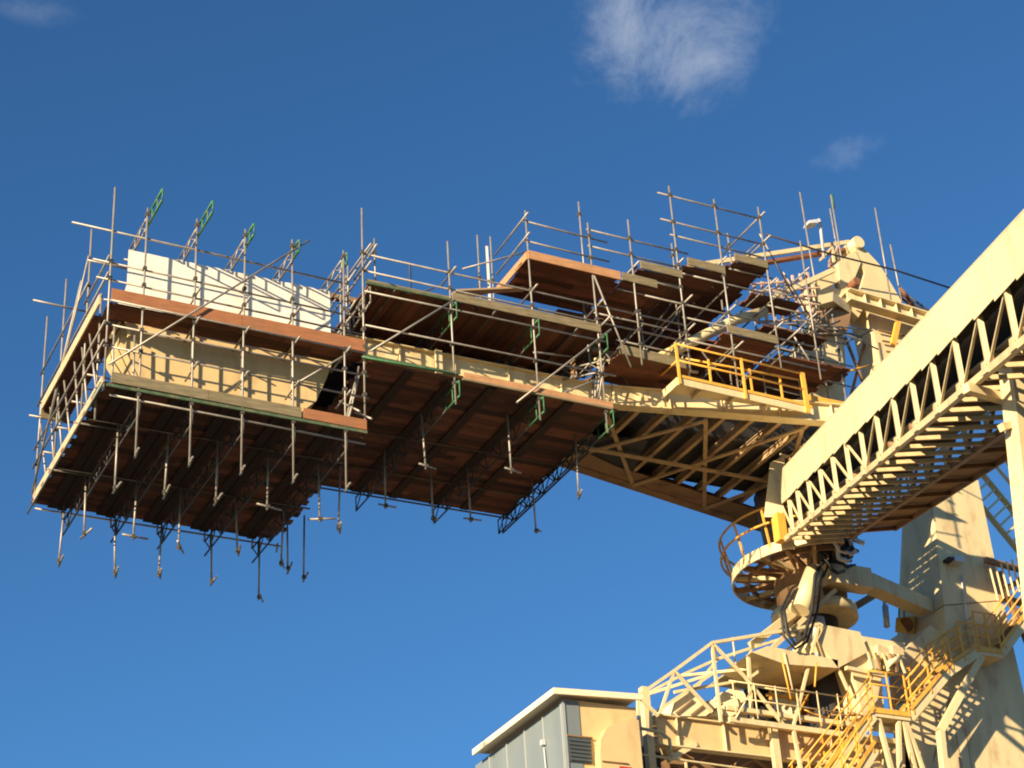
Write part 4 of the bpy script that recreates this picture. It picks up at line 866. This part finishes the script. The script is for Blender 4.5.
for k in range(5): MB().beam((28.6+.6*k, 39.7, 13.5), (28.6+.6*k, 39.7, 17.0+.1*k), .12, .12, (0,1,0)).build('post', 'cream', lf)
for z in (14.6, 15.6, 16.6): MB().beam((27.5, 39.6, z), (32.6, 39.6, z+.1), .12, .14).build('rail', 'cream', lf)
MB().tube((32.2, 39.2, 14.4), (32.25, 39.2, 16.7), .15, 14).build('pipe', 'rust', lf, smooth=True)
for k in range(4): MB().box(31.9+.02*k, 32.3, 38.7, 39.0, 16.6-.5*k, 16.75-.5*k).build('bracket', 'cream', lf)

# ---------------------------------------------------------------- machinery house
OFF = V((-1.15, -2.0, -.98))
ho = thing('machinery_house', 'grey clad machinery house with pale sloping roof at the bottom edge', 'house', (22.9, 42.4, 12))
HX0, HX1, HY0, HY1 = 22.02, 24.02, 40.0, 44.9
MB().box(HX0, HX0+.06, HY0+.02, HY1, 12, 18.68).build('side_wall', 'grey', ho)
b = MB()
for y in (40.05, 41.0, 42.0, 43.0, 44.0): b.box(HX0-.03, HX0-.003, y, y+.05, 12, 18.66)
b.build('cladding_seam', 'seam', ho)
MB().box(HX0+.065, HX1, HY0, HY0+.06, 12, 18.72).build('front_wall', 'chute', ho)
MB().box(HX0+.004, HX0+.42, HY0-.02, HY0-.003, 12, 18.7).build('corner_cladding', 'grey', ho)
MB().box(HX1-.06, HX1, HY0+.065, HY1, 12, 18.7).build('rear_wall', 'grey', ho)
MB().hexa([(21.72,39.8,18.78),(24.02,39.8,18.9),(24.02,44.3,18.9),(21.72,44.3,18.78),(21.72,39.8,18.84),(24.02,39.8,18.96),(24.02,44.3,18.96),(21.72,44.3,18.84)]).build('roof', 'roof', ho)
MB().hexa([(21.66,39.74,18.72),(24.07,39.74,18.84),(24.07,39.795,18.84),(21.66,39.795,18.72),(21.66,39.74,18.87),(24.07,39.74,18.99),(24.07,39.795,18.99),(21.66,39.795,18.87)]).hexa([(21.66,39.8,18.72),(21.715,39.8,18.72),(21.715,44.3,18.72),(21.66,44.3,18.72),(21.66,39.8,18.87),(21.715,39.8,18.87),(21.715,44.3,18.87),(21.66,44.3,18.87)]).build('roof_fascia', 'roof', ho)
MB().box(22.06, 22.68, 39.95, 39.975, 17.17, 17.78).build('window', 'slate', ho)
b = MB()
for k in range(6): b.hexa([(22.08, 39.925, 17.2+.095*k), (22.66, 39.925, 17.2+.095*k), (22.66, 39.949, 17.24+.095*k), (22.08, 39.949, 17.24+.095*k), (22.08, 39.925, 17.215+.095*k), (22.66, 39.925, 17.215+.095*k), (22.66, 39.949, 17.255+.095*k), (22.08, 39.949, 17.255+.095*k)])
b.build('louvre', 'slate', ho)
MB().box(HX0-.045, HX0+.03, HY0-.045, HY0-.022, 12, 18.66).build('corner_flashing', 'seam', ho)
MB().box(22.04, 22.72, 39.93, 39.976, 17.785, 17.82).build('window_head', 'darkcream', ho)
arc = [(23.9, 12), (23.9, 18.3), (23.65, 18.28), (23.35, 18.2), (23.0, 18.0), (22.82, 17.7), (22.76, 17.3), (22.76, 12)]
MB().prism([(x, 39.72, z) for x, z in arc], (0, .26, 0)).build('arched_duct_cover', 'chute', ho)
MB().box(22.8, 23.5, 39.69, 39.716, 17.15, 17.18).build('cover_seam', 'darkcream', ho)
sg = thing('warning_sign', 'small red and white sign on the front of the machinery house', 'sign', (23.62, 39.70, 16.5))
MB().box(23.25, 23.58, 39.68, 39.712, 16.80, 17.08).build('red_panel', 'red', sg); MB().box(23.25, 23.58, 39.68, 39.712, 16.44, 16.78).build('white_panel', 'signw', sg)
b = MB()
for k, (a, c) in enumerate(((23.29,23.54),(23.29,23.48))): b.box(a, c, 39.672, 39.678, 16.88+.08*k, 16.91+.08*k)
b.build('text_line', 'signw', sg)
b = MB()
for k, (a, c) in enumerate(((23.29,23.54),(23.29,23.5))): b.box(a, c, 39.672, 39.678, 16.56+.08*k, 16.59+.08*k)
b.build('text_line', 'dark', sg)
wl2 = thing('wall_lamp', 'small white lamp on the grey side wall of the machinery house', 'lamp', (21.95, 41.0, 17.9))
MB().box(21.9, 22.0, 40.95, 41.06, 17.9, 18.03).build('housing', 'lamp', wl2)
MB().tube((21.97, 41.0, 17.84), (21.97, 40.9, 16.2), .02).build('conduit', 'lamp', wl2)
OFF = V((0, 0, 0))
cab = thing('cable_cabinet', 'dark louvred cabinet between the machinery house and the plate girder', 'cabinet', (24.3, 40, 16))
MB().box(24.14, 24.6, 39.9, 40.6, 16.2, 18.35).build('body', 'dark', cab)
for k in range(4): MB().box(24.15, 24.58, 39.87, 39.895, 17.3+.26*k, 17.34+.26*k).build('louvre', 'darkcream', cab)
MB().box(24.3, 24.36, 39.86, 39.896, 16.2, 18.3).build('conduit', 'lamp', cab); MB().box(24.3, 24.5, 39.84, 39.86, 16.6, 17.0).build('switch_box', 'lamp', cab)
hr = thing('guard_rail', 'pale guard rail in front of the machinery house and girder', 'railing', (24.5, 38.9, 16.4))
MB().path([(22.4, 38.9, 16.2), (23.0, 38.9, 16.95), (24.4, 38.9, 16.9), (27.4, 38.9, 16.82), (29, 38.9, 16.78)], .03).build('top_rail', 'cream', hr, smooth=True)
MB().path([(23.5, 38.9, 17.6), (24.1, 38.9, 17.55), (24.3, 38.9, 17.4), (24.3, 38.9, 16.9)], .045).build('bent_pipe', 'cream', hr, smooth=True)
for x in (24.7, 26.3, 28): MB().beam((x, 38.9, 15.2), (x, 38.9, 16.85), .05, .05, (0,1,0)).build('rail_post', 'cream', hr)
MB().prism([V((24.59, 39.70, 17.58)), V((25.01, 39.70, 17.86)), V((25.39, 39.70, 17.66)), V((24.76, 39.70, 17.26))], (0, .8, 0)).beam(V((25.42, 39.50, 17.60)), V((24.57, 39.50, 17.09)), .14, .14).build('bracket', 'cream', gd)

# supporting portal below the picture
po = thing('portal_base', 'steel portal carrying the machinery house and slewing column', 'portal', (27, 41, 0))
for x in (22.6, 27.0): 
    for y in (40.4, 44.6): MB().box(x-.3, x+.3, y-.3, y+.3, 0, 11.6).build('leg', 'cream', po)
MB().box(21.9, 33.0, 38.3, 40.5, 11.62, 11.98).build('cross_beam', 'cream', po); MB().box(21.9, 36.5, 44.3, 44.9, 11.62, 11.98).build('cross_beam', 'cream', po)
for x, y in ((29.2, 39.7), (32.2, 38.5), (31, 39.95), (27.72, 39.32), (24, 39.4)): MB().beam((x, y, 11.0), (x, y, 14.9), .2, .2, (0,1,0)).build('post', 'cream', po)
